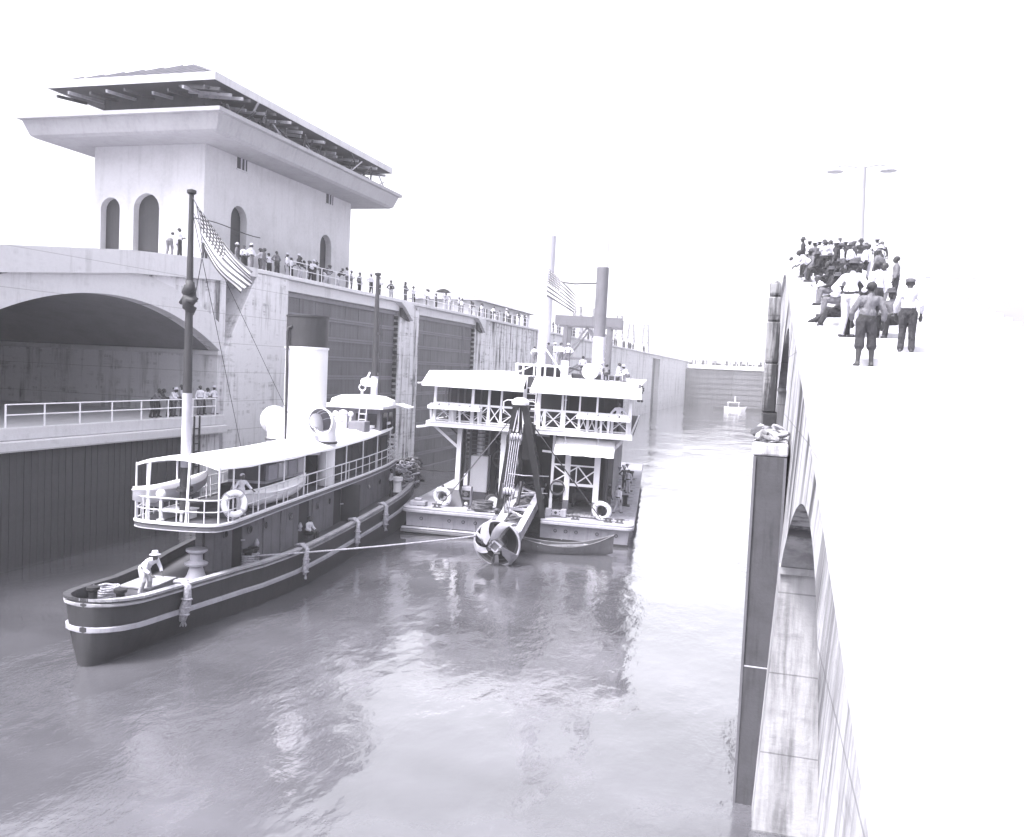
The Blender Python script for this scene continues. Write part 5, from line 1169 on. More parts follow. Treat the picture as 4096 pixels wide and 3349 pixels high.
# rails and posts round the boat deck
def edge_pt(v, s_, ins=.05): return Vector((s_*(bd(v)-ins), v, dw(v)))
path = [edge_pt(v, 1) for v in bv[1:-1]]
full = [Vector((-p.x, p.y, p.z)) for p in path]+[Vector((-path[0].x*.5, .76, path[0].z)), Vector((path[0].x*.5, .76, path[0].z))]+path if False else None
lp = [edge_pt(v, -1) for v in reversed(bv[1:-1])]+[edge_pt(v, 1) for v in bv[1:-1]]
for hh, r_ in ((.78, .026), (.42, .019)):
    mb = MB(); mb.tube([p+Vector((0, 0, hh)) for p in lp], r_, 6); tp('hand_rail', mb, 'white_old')
pm = MB().cyl((0, 0, 0), (0, 0, .78), .019, n=6).mesh('rail_post'); pm.materials.append(MATS['white_old'])
for s_ in (-1, 1):
    for v in [.80, 1.05, 1.45]+[2.2+k*.93 for k in range(20)]: put('rail_post', pm, None, tg_, loc=edge_pt(min(v, 21.4), s_))
for x in (-.8, -.4, .1, .5): put('rail_post', pm, None, tg_, loc=(x, .80, dw(.8)))
# awning on stanchions
AWV = [(.95, 4.80), (3, 4.73), (7.4, 4.68), (12, 4.70), (16, 4.84), (20.3, 5.12)]
def aw(v): return interp(AWV, v)
avs = [.95, 1.2, 1.8, 2.8, 4, 5.2, 6.4, 7.6, 8.8, 10, 11.2, 12.4, 13.6, 14.8, 16, 17.2, 18.4, 19.4, 20.3]
def awb(v): return bd(v)-.02
rows = []
for i, v in enumerate(avs):
    r = []
    for k in range(-10, 11):
        q = k/10; cr_ = .26*(1-q*q); sg = -.035*math.sin(math.pi*((v-.95) % 2.28)/2.28)*abs(q)**3
        r.append((awb(v)*q*(1.0), v, aw(v)+cr_+sg+.012*math.sin(v*5+q*4)))
    rows.append(r)
mb = MB(); mb.sheet(rows); awn = tp('awning', mb, 'canvas', smooth=True, solid=.015)
mb = MB()
for s_ in (-1, 1): mb.sheet([[(s_*awb(v), v, aw(v)+.0), (s_*(awb(v)+.015), v, aw(v)-.07-.02*math.sin(v*9))] for v in avs])
mb.sheet([[(awb(.95)*k/8, .95, aw(.95)+.26*(1-(k/8)**2)), (awb(.95)*k/8, .94, aw(.95)-.06+.22*(1-(k/8)**2))] for k in range(-8, 9)]); tp('awning_valance', mb, 'canvas', awn)
for s_ in (-1, 1):
    for v in (1.0, 1.75, 3.55, 5.6, 7.45, 9.7, 12.1, 14.3, 16.4, 18.6, 20.2):
        p = edge_pt(max(v, 1.2), s_, .07); p.y = v; mb = MB(); mb.cyl(p, (p.x, v, aw(v)+.02), .03, n=7); tp('stanchion', mb, 'white_old')
for x in (-.9, .4):
    mb = MB(); mb.cyl((x, .82, dw(.8)), (x, .98, aw(.98)+.15), .04, n=7); tp('stanchion', mb, 'white')
for s_ in (-1, 1):
    mb = MB(); mb.tube([(s_*(bd(v)-.25), v, aw(v)-.03) for v in avs[1:]], .022, 5); tp('awning_ridge', mb, 'timber')
# upper deckhouse under the awning, engine casing, bench
mb = MB(); mb.box(-1.0, 1.0, 10.6, 19.4, 3.1, 4.72); uh = tp('upper_house', mb, 'timber_dark')
for k in range(8):
    mb = MB(); v = 10.9+k*1.05; mb.box(.995, 1.03, v, v+.85, 3.35, 4.5); tp('house_panel', mb, 'dark_paint', uh, bevel=.02)
mb = MB(); mb.box(-1.0, .55, 5.6, 10.4, 3.08, 3.62); cs = tp('engine_casing', mb, 'dark_paint', bevel=.03)
mb = MB(); mb.box(-.95, .5, 6.2, 9.9, 3.63, 3.72); tp('casing_top', mb, 'steel_pale', cs)
for k in range(4):
    mb = MB(); v = 6.3+k*.9; mb.box(.45, .57, v, v+.75, 3.75, 4.3); tp('skylight_pane', mb, 'white_old' if k % 2 else 'steel_pale', cs)
mb = MB(); mb.box(-.95, .45, 6.2, 9.9, 3.73, 4.35); tp('skylight', mb, 'mid_grey', cs)
for k in range(9):
    mb = MB(); v = 2.2+k*.32; mb.box(-.9, 1.1, v, v+.29, 3.06, 3.075); tp('deck_grating', mb, 'timber_dark')
for k in range(6):
    mb = MB(); v = 1.2+k*.17; mb.box(-.75, .1, v, v+.14, 3.30, 3.34); tp('bench_slat', mb, 'white')
for x in (-.65, 0): 
    mb = MB(); mb.box(x-.04, x+.04, 1.25, 2.15, 3.03, 3.3); tp('bench_leg', mb, 'white')
mb = MB(); mb.cyl((-.55, 1.02, 3.02), (-.55, 1.02, 3.72), .045, n=8); mb.ball((-.55, 1.02, 3.88), .15, n=14, m=9); mb.cyl((-.55, 1.02, 3.02), (-.55, 1.02, 3.1), .12, n=10); tp('steering_stand', mb, 'white', smooth=40)
# folding chair under the awning
ck = thing('deck_chair', 'folding deck chair standing under the tug awning', 'chair', TF(.1, 4.6, 3.08), TF.rz)
for x in (-.25, .25):
    MB().bar((x, -.4, 0), (x, .45, .95), .04, .05).build('frame', 'timber', ck); MB().bar((x, .4, 0), (x, -.45, .5), .04, .05).build('leg', 'timber', ck)
MB().sheet([[(-.24, -.4+.09*k, .46-.05*math.sin(k*.35)+.06*max(0, k-4)), (.24, -.4+.09*k, .46-.05*math.sin(k*.35)+.06*max(0, k-4))] for k in range(10)]).build('sling_seat', 'cloth_mid', ck, solid=.01)
# funnel, cowls, masts
mb = MB(); mb.lathe([(.86, 0), (.86, 4.14)], 28, (-.03, 11, 4.55), cap=False); fn = tp('funnel', mb, 'white', smooth=40)
mb = MB(); mb.lathe([(.845, 0), (.845, 1.22), (.87, 1.23), (.87, 1.30), (.80, 1.30), (.80, .3), (.0, .3)], 28, (-.03, 11, 8.69), cap=False); tp('funnel_top', mb, 'dark_paint', fn, smooth=40)
mb = MB(); mb.lathe([(.90, 0), (.90, .09)], 28, (-.03, 11, 8.62), cap=False); tp('funnel_band', mb, 'white', fn)
mb = MB(); mb.tube([(-.55, 10.3, 4.8), (-.55, 10.18, 9.3), (-.55, 10.24, 9.45), (-.40, 10.25, 9.5), (-.36, 10.2, 9.5)], .055, 8); tp('steam_pipe', mb, 'dark_paint', fn, smooth=40)
mb = MB(); mb.lathe([(1.15, 0), (1.15, .5), (1.0, .55)], 24, (-.03, 11, 4.35)); tp('funnel_base', mb, 'white', fn, smooth=40)
def cowl(c, v, w_, r, yaw, nm='ventilator'):
    t = []; d = Vector((math.sin(yaw), -math.cos(yaw), 0)); mb = MB(); n = 22
    rings = []; path = [(Vector((c, v, 3.1)), r*.62, Vector((0, 0, 1))), (Vector((c, v, w_-r*.95)), r*.62, Vector((0, 0, 1)))]
    for k in range(1, 9):
        a = math.pi/2*k/8; p = Vector((c, v, w_-r*.95))+Vector((0, 0, 1))*math.sin(a)*r*.95+d*(1-math.cos(a))*r*.75; ax = (Vector((0, 0, 1))*math.cos(a)+d*math.sin(a)).normalized(); path.append((p, r*(.62+.36*(k/8)**1.5), ax))
    path.append((path[-1][0]+d*.14, r, d))
    def loops(sub):
        out = []
        for p, rr, ax in path:
            s_ = Vector((-d.y, d.x, 0)); b_ = ax.cross(s_).normalized(); out.append([p+s_*math.cos(2*math.pi*i/n)*(rr-sub)+b_*math.sin(2*math.pi*i/n)*(rr-sub) for i in range(n)])
        return out
    mb.sheet(loops(0), True); body = tp(nm, mb, 'white', smooth=True)
    mb = MB(); mb.sheet(loops(.02)[2:], True); tp('throat', mb, 'mid_grey', body, smooth=True)
    for k in (5, 7, 8):
        p, rr, ax = path[k]; mb = MB(); mb.torus(p, rr-.03, .018, ax, 22, 5); tp('hoop', mb, 'steel_pale', body)
    p, rr, ax = path[-1]; mb = MB(); mb.torus(p, rr, .03, ax, 26, 6); tp('lip', mb, 'white', body)
    mb = MB(); mb.torus((c, v, aw(v)+.16), r*.68, .05, (0, 0, 1), 20, 6); tp('coaming', mb, 'timber_dark', body)
cowl(1.08, 10.7, 5.72, .56, R(-12)); cowl(-1.2, 10.8, 5.62, .56, R(-150))
def mast(c, v, w0, ws, w1, r):
    mb = MB(); mb.cyl((c, v, 3.0), (c, v, ws), r*1.12, r*1.05, n=14); m_ = tp('mast', mb, 'steel_pale', smooth=40)
    mb = MB(); mb.cyl((c, v, ws+.001), (c-.03, v, w1), r*1.02, r*.5, n=14); tp('upper_mast', mb, 'dark_paint', m_, smooth=40)
    mb = MB(); mb.lathe([(r*.55, 0), (r*1.0, .05), (r*1.0, .14), (.02, .18)], 12, (c-.03, v, w1)); tp('truck', mb, 'dark_paint', m_)
    return m_
m1 = mast(0, 1.45, 3.0, 7.0, 13.05, .14)
mb = MB(); mb.cyl((0, 1.45, 9.5), (0, 1.45, 10.4), .13, n=10)
mb.tube([(.10*math.sin(k*1.9), 1.42+.10*math.cos(k*1.3), 9.45+.11*k) for k in range(10)], [.10, .15, .13, .18, .15, .20, .16, .19, .14, .08], 9); mb.tube([(-.28, 1.4, 9.75), (-.1, 1.35, 9.9), (.14, 1.35, 9.8), (.26, 1.4, 9.95)], [.06, .13, .14, .07], 7)
tp('lashed_sail', mb, 'dark_paint', m1, smooth=True)
m2 = mast(.02, 20, 6.3, 7.5, 12.6, .17)
for w_ in (9.7, 8.6, 7.62): 
    mb = MB(); mb.box(.1, .24, 19.92, 20.05, w_-.08, w_+.08); tp('mast_lamp', mb, 'dark_paint', m2)
mb = MB(); mb.cyl((0, 1.45, 3.02), (0, 1.45, 4.7), .16, n=14); tp('mast_casing', mb, 'dark_paint', m1, smooth=40)
mb = MB(); mb.cyl((0, 1.45, 3.95), (0, 1.45, 4.08), .24, n=14); tp('mast_collar', mb, 'dark_paint', m1)
# wheelhouse
mb = MB(); mb.prism([(-1.35, 16.9), (1.35, 16.9), (1.35, 19.3), (.8, 20.1), (-.8, 20.1), (-1.35, 19.3)], lambda a, b, d: (a, b, d), 4.7, 6.0); wh = tp('wheelhouse', mb, 'house_grey')
mb = MB(); mb.prism([(-1.6, 16.5), (1.6, 16.5), (1.6, 19.6), (1.0, 20.6), (-1.0, 20.6), (-1.6, 19.6)], lambda a, b, d: (a, b, d), 6.0, 6.14); tp('wheelhouse_eave', mb, 'white_old', wh)
mb = MB(); mb.lathe([(1.62, 0), (1.55, .22), (1.1, .40), (.1, .46)], 28, (0, 18.4, 6.141)); o_ = tp('wheelhouse_roof', mb, 'canvas', wh, smooth=40)
for k, (a, b) in enumerate(((-1.2, -.75), (-.55, -.1), (.15, .55), (.75, 1.2))):
    mb = MB(); mb.box(a, b, 16.86, 16.899, 5.1, 5.75); tp('window', mb, 'glass', wh)
for v in (17.3, 18.2):
    mb = MB(); mb.box(1.351, 1.39, v, v+.6, 5.0, 5.8); tp('window', mb, 'glass', wh)
mb = MB(); mb.box(1.36, 1.42, 19.05, 19.3, 4.7, 6.0); tp('screen', mb, 'black_iron', wh)
mb = MB(); mb.add([(1.5, 19.1, 6.12), (2.0, 19.5, 5.95), (2.0, 20.6, 5.95), (1.4, 20.6, 6.12), (1.5, 19.1, 6.17), (2.0, 19.5, 6.0), (2.0, 20.6, 6.0), (1.4, 20.6, 6.17)], [(0,1,2,3),(7,6,5,4),(0,4,5,1),(3,2,6,7),(1,5,6,2),(0,3,7,4)]); tp('dodger', mb, 'canvas', wh)
for x in (.45, .80): 
    mb = MB(); mb.bar((x, 16.3, 4.85), (x, 16.62, 6.55), .04); tp('ladder_rail', mb, 'steel_pale', wh)
for k in range(6):
    mb = MB(); mb.box(.45, .8, 16.3+.06*k, 16.35+.06*k, 4.95+k*.26, 4.99+k*.26); tp('rung', mb, 'white', wh)
# searchlight, whistle and steering gear on the wheelhouse roof and behind it
mb = MB(); mb.cyl((.25, 17.4, 6.4), (.25, 17.4, 6.85), .06, n=8); mb.lathe([(.05, 0), (.18, .02), (.18, .06), (.05, .08)], 12, (.25, 17.4, 6.35)); mb.torus((.25, 17.4, 6.98), .16, .035, (0, 1, .2), 12, 5); sl_ = tp('searchlight_stand', mb, 'white', smooth=40)
mb = MB(); mb.cyl((.42, 17.25, 7.25), (.9, 17.55, 7.22), .21, n=16); mb.cyl((.5, 17.3, 7.4), (.62, 17.38, 7.72), .05, n=8); mb.ball((.4, 17.25, 7.25), .2, n=12, m=8); tp('searchlight', mb, 'white', sl_, smooth=40)
mb = MB(); mb.box(-.35, .15, 15.6, 16.1, 4.95, 5.7); mb.cyl((-.1, 15.6, 5.55), (-.1, 15.55, 5.55), .12, n=12); bn = tp('binnacle', mb, 'steel_pale', smooth=35)
for x in (-.48, .28): 
    mb = MB(); mb.ball((x, 15.8, 5.75), .13, n=12, m=8); mb.tube([(x, 15.8, 5.62), (x*.9, 15.8, 5.4), (x*.55-.05, 15.8, 5.3)], .05, 6); tp('quadrant_ball', mb, 'white', bn, smooth=True)
mb = MB(); mb.ball((-.1, 15.8, 5.78), .22, .22, .16, 12, 8); tp('hood', mb, 'white', bn, smooth=True)
mb = MB(); mb.box(.3, 1.1, 15.4, 16.2, 4.95, 5.45); tp('chart_box', mb, 'house_grey', bevel=.03)
for x in (-.35, .1):
    mb = MB(); mb.cyl((x, 14.9, 4.9), (x, 14.9, 5.35), .07, n=10); mb.ball((x, 14.9, 5.35), .07, n=8, m=6); tp('roof_post', mb, 'white', smooth=True)
mb = MB(); mb.bar((.6, 15.4, 5.02), (1.35, 18.3, 5.28), .25, .12); tp('roof_box', mb, 'white_old')
# curved stair and ladder at the fore end of the boat deck
for k in range(8):
    mb = MB(); mb.box(.85, 1.2, 20.0+k*.03, 20.25+k*.03, 3.3+k*.2, 3.36+k*.2); tp('stair_tread', mb, 'white')
# capstan, bitts, bow fittings
mb = MB(); mb.lathe([(.36, 0), (.28, .12), (.20, .38), (.34, .44), (.36, .50), (.20, .58), (.19, .78), (.33, .88), (.33, .95), (.12, .98)], 20, (.28, 1.75, 1.16)); tp('capstan', mb, 'steel_pale', smooth=40)
for dv in (0, .42):
    mb = MB(); mb.lathe([(.13, 0), (.12, .5), (.19, .54), (.19, .62), (.05, .64)], 14, (1.16-.03*dv, 3.55+dv, 1.18)); b_ = tp('bitt', mb, 'black_iron', smooth=40)
    for k in range(5):
        mb = MB(); mb.torus((1.16-.03*dv, 3.55+dv, 1.28+k*.075), .17, .04, (0, .08, 1), 14, 6); tp('rope_turn', mb, 'rope', b_, smooth=True)
mb = MB(); mb.lathe([(.32, 0), (.26, .1), (.22, .5), (.30, .58), (.30, .75), (.1, .78)], 16, (1.35, 20.2, 1.62)); tp('fairlead_post', mb, 'white', smooth=40)
mb = MB(); mb.cyl((1.0, 21.6, 1.7), (1.0, 21.6, 2.45), .16, n=12); mb.cyl((1.0, 21.6, 2.4), (1.0, 21.6, 2.5), .22, n=12); tp('bitt', mb, 'black_iron', smooth=40)
for x in (-.7, .7):
    mb = MB(); mb.cyl((x, 23.4, 1.9), (x, 23.4, 2.7), .14, n=12); tp('bitt', mb, 'black_iron', smooth=40)
mb = MB(); mb.box(-.45, .45, -1.2, .2, 1.2, 1.52); ht_ = tp('stern_hatch', mb, 'house_grey', bevel=.03)
for k in range(5):
    mb = MB(); mb.box(-.48, .48, -1.22+k*.29, -1.22+k*.29+.27, 1.521, 1.56); tp('hatch_board', mb, 'timber', ht_)
for x in (-.4, .4):
    mb = MB(); mb.lathe([(.12, 0), (.11, .42), (.17, .46), (.17, .54), (.04, .56)], 14, (x, -2.5, 1.3)); tp('bitt', mb, 'black_iron', smooth=40)
# ------------------------------------------------ things aboard the tug
def lifeboat(c, v, w_, L, hbm, label, ang=0, cover=True):
    t = thing('lifeboat', label, 'boat'); t.matrix_world = TF.M @ Matrix.Translation((c, v, w_)) @ Matrix.Rotation(R(ang), 4, 'Z')
    ro = []
    for i in range(17):
        q = -1+2*i/16; b = max(.012, hbm*(1-abs(q)**2.5)); k_ = .04+.30*abs(q)**3; s_ = .50+.16*q*q
        ro.append([(b*math.copysign(abs(j/5)**.7, j) if j else 0, L/2*q, k_+(s_-k_)*abs(j/5)**2) for j in range(-5, 6)])
    mb = MB(); mb.sheet(ro); mb.build('hull', 'white', t, smooth=50)
    mb = MB(); mb.sheet([[(r[0][0]*1.03, r[0][1], r[0][2]+.01), (r[0][0]*.4, r[0][1], r[0][2]+.10), (r[-1][0]*.4, r[-1][1], r[-1][2]+.10), (r[-1][0]*1.03, r[-1][1], r[-1][2]+.01)] for r in ro]); mb.build('cover', 'canvas', t, smooth=50)
    for s_ in (-1, 1):
        mb = MB(); mb.tube([(r[0][0]*s_*1.02, r[0][1], r[0][2]) for r in ro], .03, 5); mb.build('gunwale', 'white', t)
    for q in (-.5, .5): MB().box(-hbm*.7, hbm*.7, L/2*q-.05, L/2*q+.05, -.02, .16).build('chock', 'timber', t)
lifeboat(1.1, 5.7, 3.09, 5.6, .40, 'white covered lifeboat on the near side of the tug boat deck')
lifeboat(-1.3, 3.0, 3.35, 4.6, .48, 'white lifeboat on the far side of the tug boat deck, behind the mast')
life_ring(TF(1.5, 1.75, 3.62), (1, -.55, .15), 'white life ring hung on the tug rail near the stern', .42, .12)
# rope fenders over the side
def fender(v, label, L=1.0, big=1):
    s_ = 1; x = side(v, sh(v))+.16; mb = MB()
    for k in range(3):
        dv = (k-1)*.09; pts = [(x-.42, v+dv+.15, sh(v)+.10), (x-.16, v+dv*.8+.05, sh(v)+.15), (x+.03, v+dv*.7, sh(v)+.02), (side(v, sh(v)-.3)+.17, v+dv*.5, sh(v)-.32), (side(v, sh(v)-.6)+.17+.03*k, v+dv*.4-.03, sh(v)-.62), (side(v, .6)+.20, v+dv*.3-.04, sh(v)-.9*L)]
        mb.tube([Vector(p)+Vector((random.uniform(-.02, .02), random.uniform(-.03, .03), 0)) for p in pts], [.05*big, .06*big, .065*big, .075*big, .085*big, .05*big], 7)
    for w_ in (-.35, -.6, -.8): mb.torus((side(v, sh(v)+w_)+.19, v-.02, sh(v)+w_), .11*big, .03, (0, .1, 1), 12, 5)
    for k in range(8): mb.tube([(side(v, .6)+.2, v, sh(v)-.85*L), (side(v, .6)+.2+random.uniform(-.06, .1), v+random.uniform(-.12, .12), sh(v)-1.05*L)], .02, 4)
    o = mb.build('rope_fender', 'rope', smooth=True); o.matrix_world = TF.M; return tag(o, label, 'fender', 'rope fenders over the tug side')
fender(-.62, 'frayed rope fender hanging from the tug stern, leftmost of four', 1.1, 1.25); fender(5.9, 'knotted rope fender over the tug side beside the tow rope, second from left', 1.0, 1.0); fender(11.3, 'rope fender over the tug side, third from left', 1.05, 1.1); fender(15.3, 'rope fender over the tug side nearest the dredge, fourth from left', 1.05, 1.2)
# rope heaps at the bow
mb = MB()
for k in range(16):
    c = Vector((1.25+random.uniform(-.35, .3), 21.6+random.uniform(-.3, .7), 1.75+.085*k*.9)); Rr = random.uniform(.38, .62)*(1-.02*k)
    pts = [c+Vector((Rr*math.cos(t)*random.uniform(.9, 1.1), Rr*1.25*math.sin(t)*random.uniform(.9, 1.1), .06*math.sin(2*t+k)+random.uniform(-.03, .03))) for t in [2*math.pi*i/16 for i in range(16)]]
    mb.tube(pts, random.uniform(.045, .065), 6, True)
o_ = mb.build('rope_heap', 'rope', smooth=True); o_.matrix_world = TF.M; tag(o_, 'tall heap of pale coiled hawser on the tug bow', 'rope')
mb = MB()
for k in range(18):
    t0 = random.uniform(0, 6.28); c = Vector((1.55+random.uniform(-.25, .2), 22.5+random.uniform(-.2, .8), 1.75+.07*k)); pts = [c+Vector((.32*math.cos(t)*random.uniform(.8, 1.2), .5*math.sin(t), .25*math.sin(t+t0)+random.uniform(-.04, .04))) for t in [2*math.pi*i/14 for i in range(14)]]
    mb.tube(pts, random.uniform(.035, .06), 6, True)
o_ = mb.build('rope_heap', 'rope_dark', smooth=True); o_.matrix_world = TF.M; tag(o_, 'tangle of dark rope and netting spilling over the tug bow', 'rope')
# bow pudding fender
mb = MB(); mb.tube([(side(v, 2.2)+.1, v, sh(v)+.02) for v in (22.2, 23, 24, 25, 26)], [.14, .2, .24, .24, .2], 10); o_ = mb.build('bow_fender', 'rope_dark', smooth=True); o_.matrix_world = TF.M; tag(o_, 'thick dark matted bow fender wrapped along the tug bow rail', 'fender')
# towing line from the tug bitts to the cutter head
a, b = TF(1.2, 3.7, 1.55), DF(-.62, -6.25, 1.22)
pts = []
for i in range(25):
    t = i/24; p = a.lerp(b, t); p.z -= .08*4*t*(1-t); pts.append(p)
mb = MB(); mb.tube(pts, .042, 7)
for k in range(4): mb.torus(DF(-.52+.03*k, -6.3, 1.25-.02*k), .16, .045, (.8, .2, .5), 12, 6)
tag(mb.build('tow_rope', 'rope', smooth=True), 'taut pale rope running over the water from the tug to the cutter head', 'rope')
mb = MB(); a, b = TF(.9, 24, 2.5), DF(-3.2, 1.3, 2.9); mb.tube([a.lerp(b, i/8)+Vector((0, 0, -.1*math.sin(math.pi*i/8))) for i in range(9)], .03, 5); tag(mb.build('mooring_wire', 'wire'), 'thin dark wire stretched from the tug bow to the dredge post', 'rope')
# stern flag
P0 = TF(-.02, 1.42, 12.55); q1 = TF(1.75, 1.42, 8.75)
def stern_flag():
    top0 = TF(.16, 1.42, 12.75); fly = TF(2.15, 1.42, 10.75); low0 = TF(.42, 1.42, 11.35); low1 = TF(1.72, 1.42, 10.1)
    nx, ny = 60, 30; vs = []; fs = []; vdir = (TF(0, 1, 0)-TF(0, 0, 0)).normalized()
    for j in range(ny+1):
        for i in range(nx+1):
            s, t = i/nx, j/ny; a = top0.lerp(fly, s)+Vector((0, 0, -.35*math.sin(math.pi*s)*.6)); b = low0.lerp(low1, s)+Vector((0, 0, -.30*math.sin(math.pi*s)*(1-s)))
            p = a.lerp(b, t)+vdir*(.20*math.sin(8*t-2.5*s)*(.3+s)+.12*math.sin(5*s+2*t)); vs.append(p)
    for j in range(ny):
        for i in range(nx): fs.append((j*(nx+1)+i, j*(nx+1)+i+1, (j+1)*(nx+1)+i+1, (j+1)*(nx+1)+i))
    me = bpy.data.meshes.new('flag'); me.from_pydata(vs, [], fs); uvl = me.uv_layers.new(name='UVMap')
    for lp in me.loops:
        j, i = divmod(lp.vertex_index, nx+1); uvl.data[lp.index].uv = (i/nx, 1-j/ny)
    tag(put('flag', me, 'flag', smooth=True, solid=.006), 'large striped starred flag drooping from the tug stern mast', 'flag')
stern_flag()
mb = MB(); mb.tube([TF(0, 1.42, 13.0), TF(.16, 1.42, 12.75), TF(.42, 1.42, 11.35), TF(.12, 1.42, 9.6)], .018, 5); tag(mb.build('halyard', 'rope_dark'), 'thin halyard tying the large flag to the tug mast', 'rope')
for s_ in (-1, 1):
    mb = MB(); mb.tube([TF(0, 1.45, 12.6), TF(s_*1.45, 8.6, 3.9)], .014, 4); tag(mb.build('mast_stay', 'wire'), ('near' if s_ > 0 else 'far')+' thin wire stay slanting from the tug stern mast', 'rope')

coil('rope_coil', TF(-.55, -1.75, 1.40), .42, 5, .045, 'pale rope coiled on the stern deck of the tug', 'rope')
# ================================================================ placing the people
rc = random.choice
SHIRT = ['cloth_white', 'cloth_white', 'cloth_white', 'cloth_pale', 'cloth_mid', 'cloth_dark']; TRS = ['cloth_dark', 'cloth_black', 'cloth_mid', 'cloth_pale', 'cloth_mid']
E_ = R(90); W_ = R(-90); N_ = R(180)
def crowd(items, where, group, vox=.022):
    for i, (pose, loc, rz, *rest) in enumerate(items):
        sh_, tr, ht = (list(rest)+[None]*3)[:3]
        sh_ = sh_ or rc(SHIRT); tr = tr or rc(TRS); ht = ht or rc(['felt', 'straw', 'hair', 'cap', 'felt', 'hair'])
        person(pose, loc, rz, sh_, tr, ht, label='%s person from left %s, %s shirt, %s' % (ordn(i), where, WORD[sh_], HW[ht]), group=group, vox=vox)
G1 = [44.7, 45.8, 47.6]
crowd([('bend', (-34.3, 44.7, 15.83), R(200), 'cloth_white', 'cloth_mid', 'hair'), ('cross', (-34.5, 45.8, 15.9), R(100), 'cloth_white', 'cloth_dark', 'hair'), ('hips', (-34.6, 48.3, TOP), R(80), 'cloth_white', 'cloth_dark', 'hair')], 'on approach deck by the tug mast', 'people on the approach deck')
Y1 = [53.4, 54.0, 54.75, 55.3, 56.2, 57.1, 57.6]
crowd([(rc(['stand', 'hips', 'cross', 'stand']), (-34.25-.45*(i % 2)-random.random()*.3, y, TOP), E_+random.uniform(-.6, .6), s_, t_, h_) for i, (y, s_, t_, h_) in enumerate(zip(Y1, ['cloth_white', 'cloth_white', 'cloth_mid', 'cloth_pale', 'cloth_mid', 'cloth_white', 'cloth_white'], ['cloth_mid', 'cloth_pale', 'cloth_mid', 'cloth_mid', 'cloth_dark', 'cloth_mid', 'cloth_pale'], ['straw', 'hair', 'cap', 'hair', 'hair', 'hair', 'straw']))], 'grouped below the arched door', 'group of people below the first arched door')
Y2 = [58.8, 59.7, 60.2, 60.8, 61.8, 62.2, 63.0, 63.9, 64.6, 65.2]
crowd([(rc(['lean', 'stand', 'cross', 'lean']), (-34.1-.3*(i % 3), y, TOP), E_+random.uniform(-.5, .5)) for i, y in enumerate(Y2)], 'at railing above the nearer gate', 'people at the railing above the nearer gate')
crowd([(['stand', 'cross', 'hips'][i % 3], (-35.4-.35*(i % 3), y, TOP+.03), E_+random.uniform(-.6, .6)) for i, y in enumerate([53.0, 54.4, 55.0, 55.8, 56.7, 58.1, 59.3, 60.6, 61.3, 62.6, 63.5, 64.9])], 'in the second rank by the doors', 'second rank of people by the arched doors')
Y3 = [66.5, 68.1, 70.4, 71.0, 73.6, 76.9, 78.4, 79.3, 82.2, 84.1, 84.8, 88.3, 89.1, 91.1, 92.3, 93.1, 95.2, 96.1, 97.2, 98.4, 99.3, 100.9, 102.2, 103.5, 104.9, 107.3, 109.7, 110.8, 112.2, 114.3, 116.5]
crowd([(rc(['lean', 'stand', 'cross', 'hips']), (-34.1-.4*(i % 3), y, TOP), E_+random.uniform(-.6, .6)) for i, y in enumerate(Y3)], 'along the far wall railing', 'people along the far centre wall railing', .028)
pr_ = thing('parasol', 'dark open parasol held over people at the far wall railing', 'parasol', (-34.3, 88.7, TOP+1.05))
MB().cyl((0, 0, 0), (0, 0, 1.15), .02, n=5).build('shaft', 'timber_dark', pr_); MB().lathe([(.02, 1.2), (.3, 1.14), (.62, 1.0), (.8, .82), (.62, .97), (.3, 1.11), (.02, 1.17)], 12, cap=False).build('canopy', 'cloth_black', pr_)
YL = [(42.6, 'cloth_mid', 'cloth_dark', 'hair'), (43.3, 'cloth_dark', 'cloth_dark', 'hair'), (44.05, 'cloth_white', 'cloth_dark', 'straw'), (44.6, 'cloth_white', 'cloth_mid', 'hair'), (45.0, 'cloth_pale', 'cloth_mid', 'felt'), (45.6, 'cloth_white', 'cloth_dark', 'hair'), (46.7, 'cloth_white', 'cloth_mid', 'hair'), (47.45, 'cloth_white', 'cloth_dark', 'hair'), (48.1, 'cloth_white', 'cloth_pale', 'straw')]
crowd([(['lean', 'lean', 'lean', 'stand', 'cross', 'lean', 'stand', 'lean', 'hips'][i], (-33.45-.25*(i % 2), y, 6.55), E_+random.uniform(-.4, .4), a, b, c) for i, (y, a, b, c) in enumerate(YL)], 'at landing railing under the arch', 'people on the low landing')
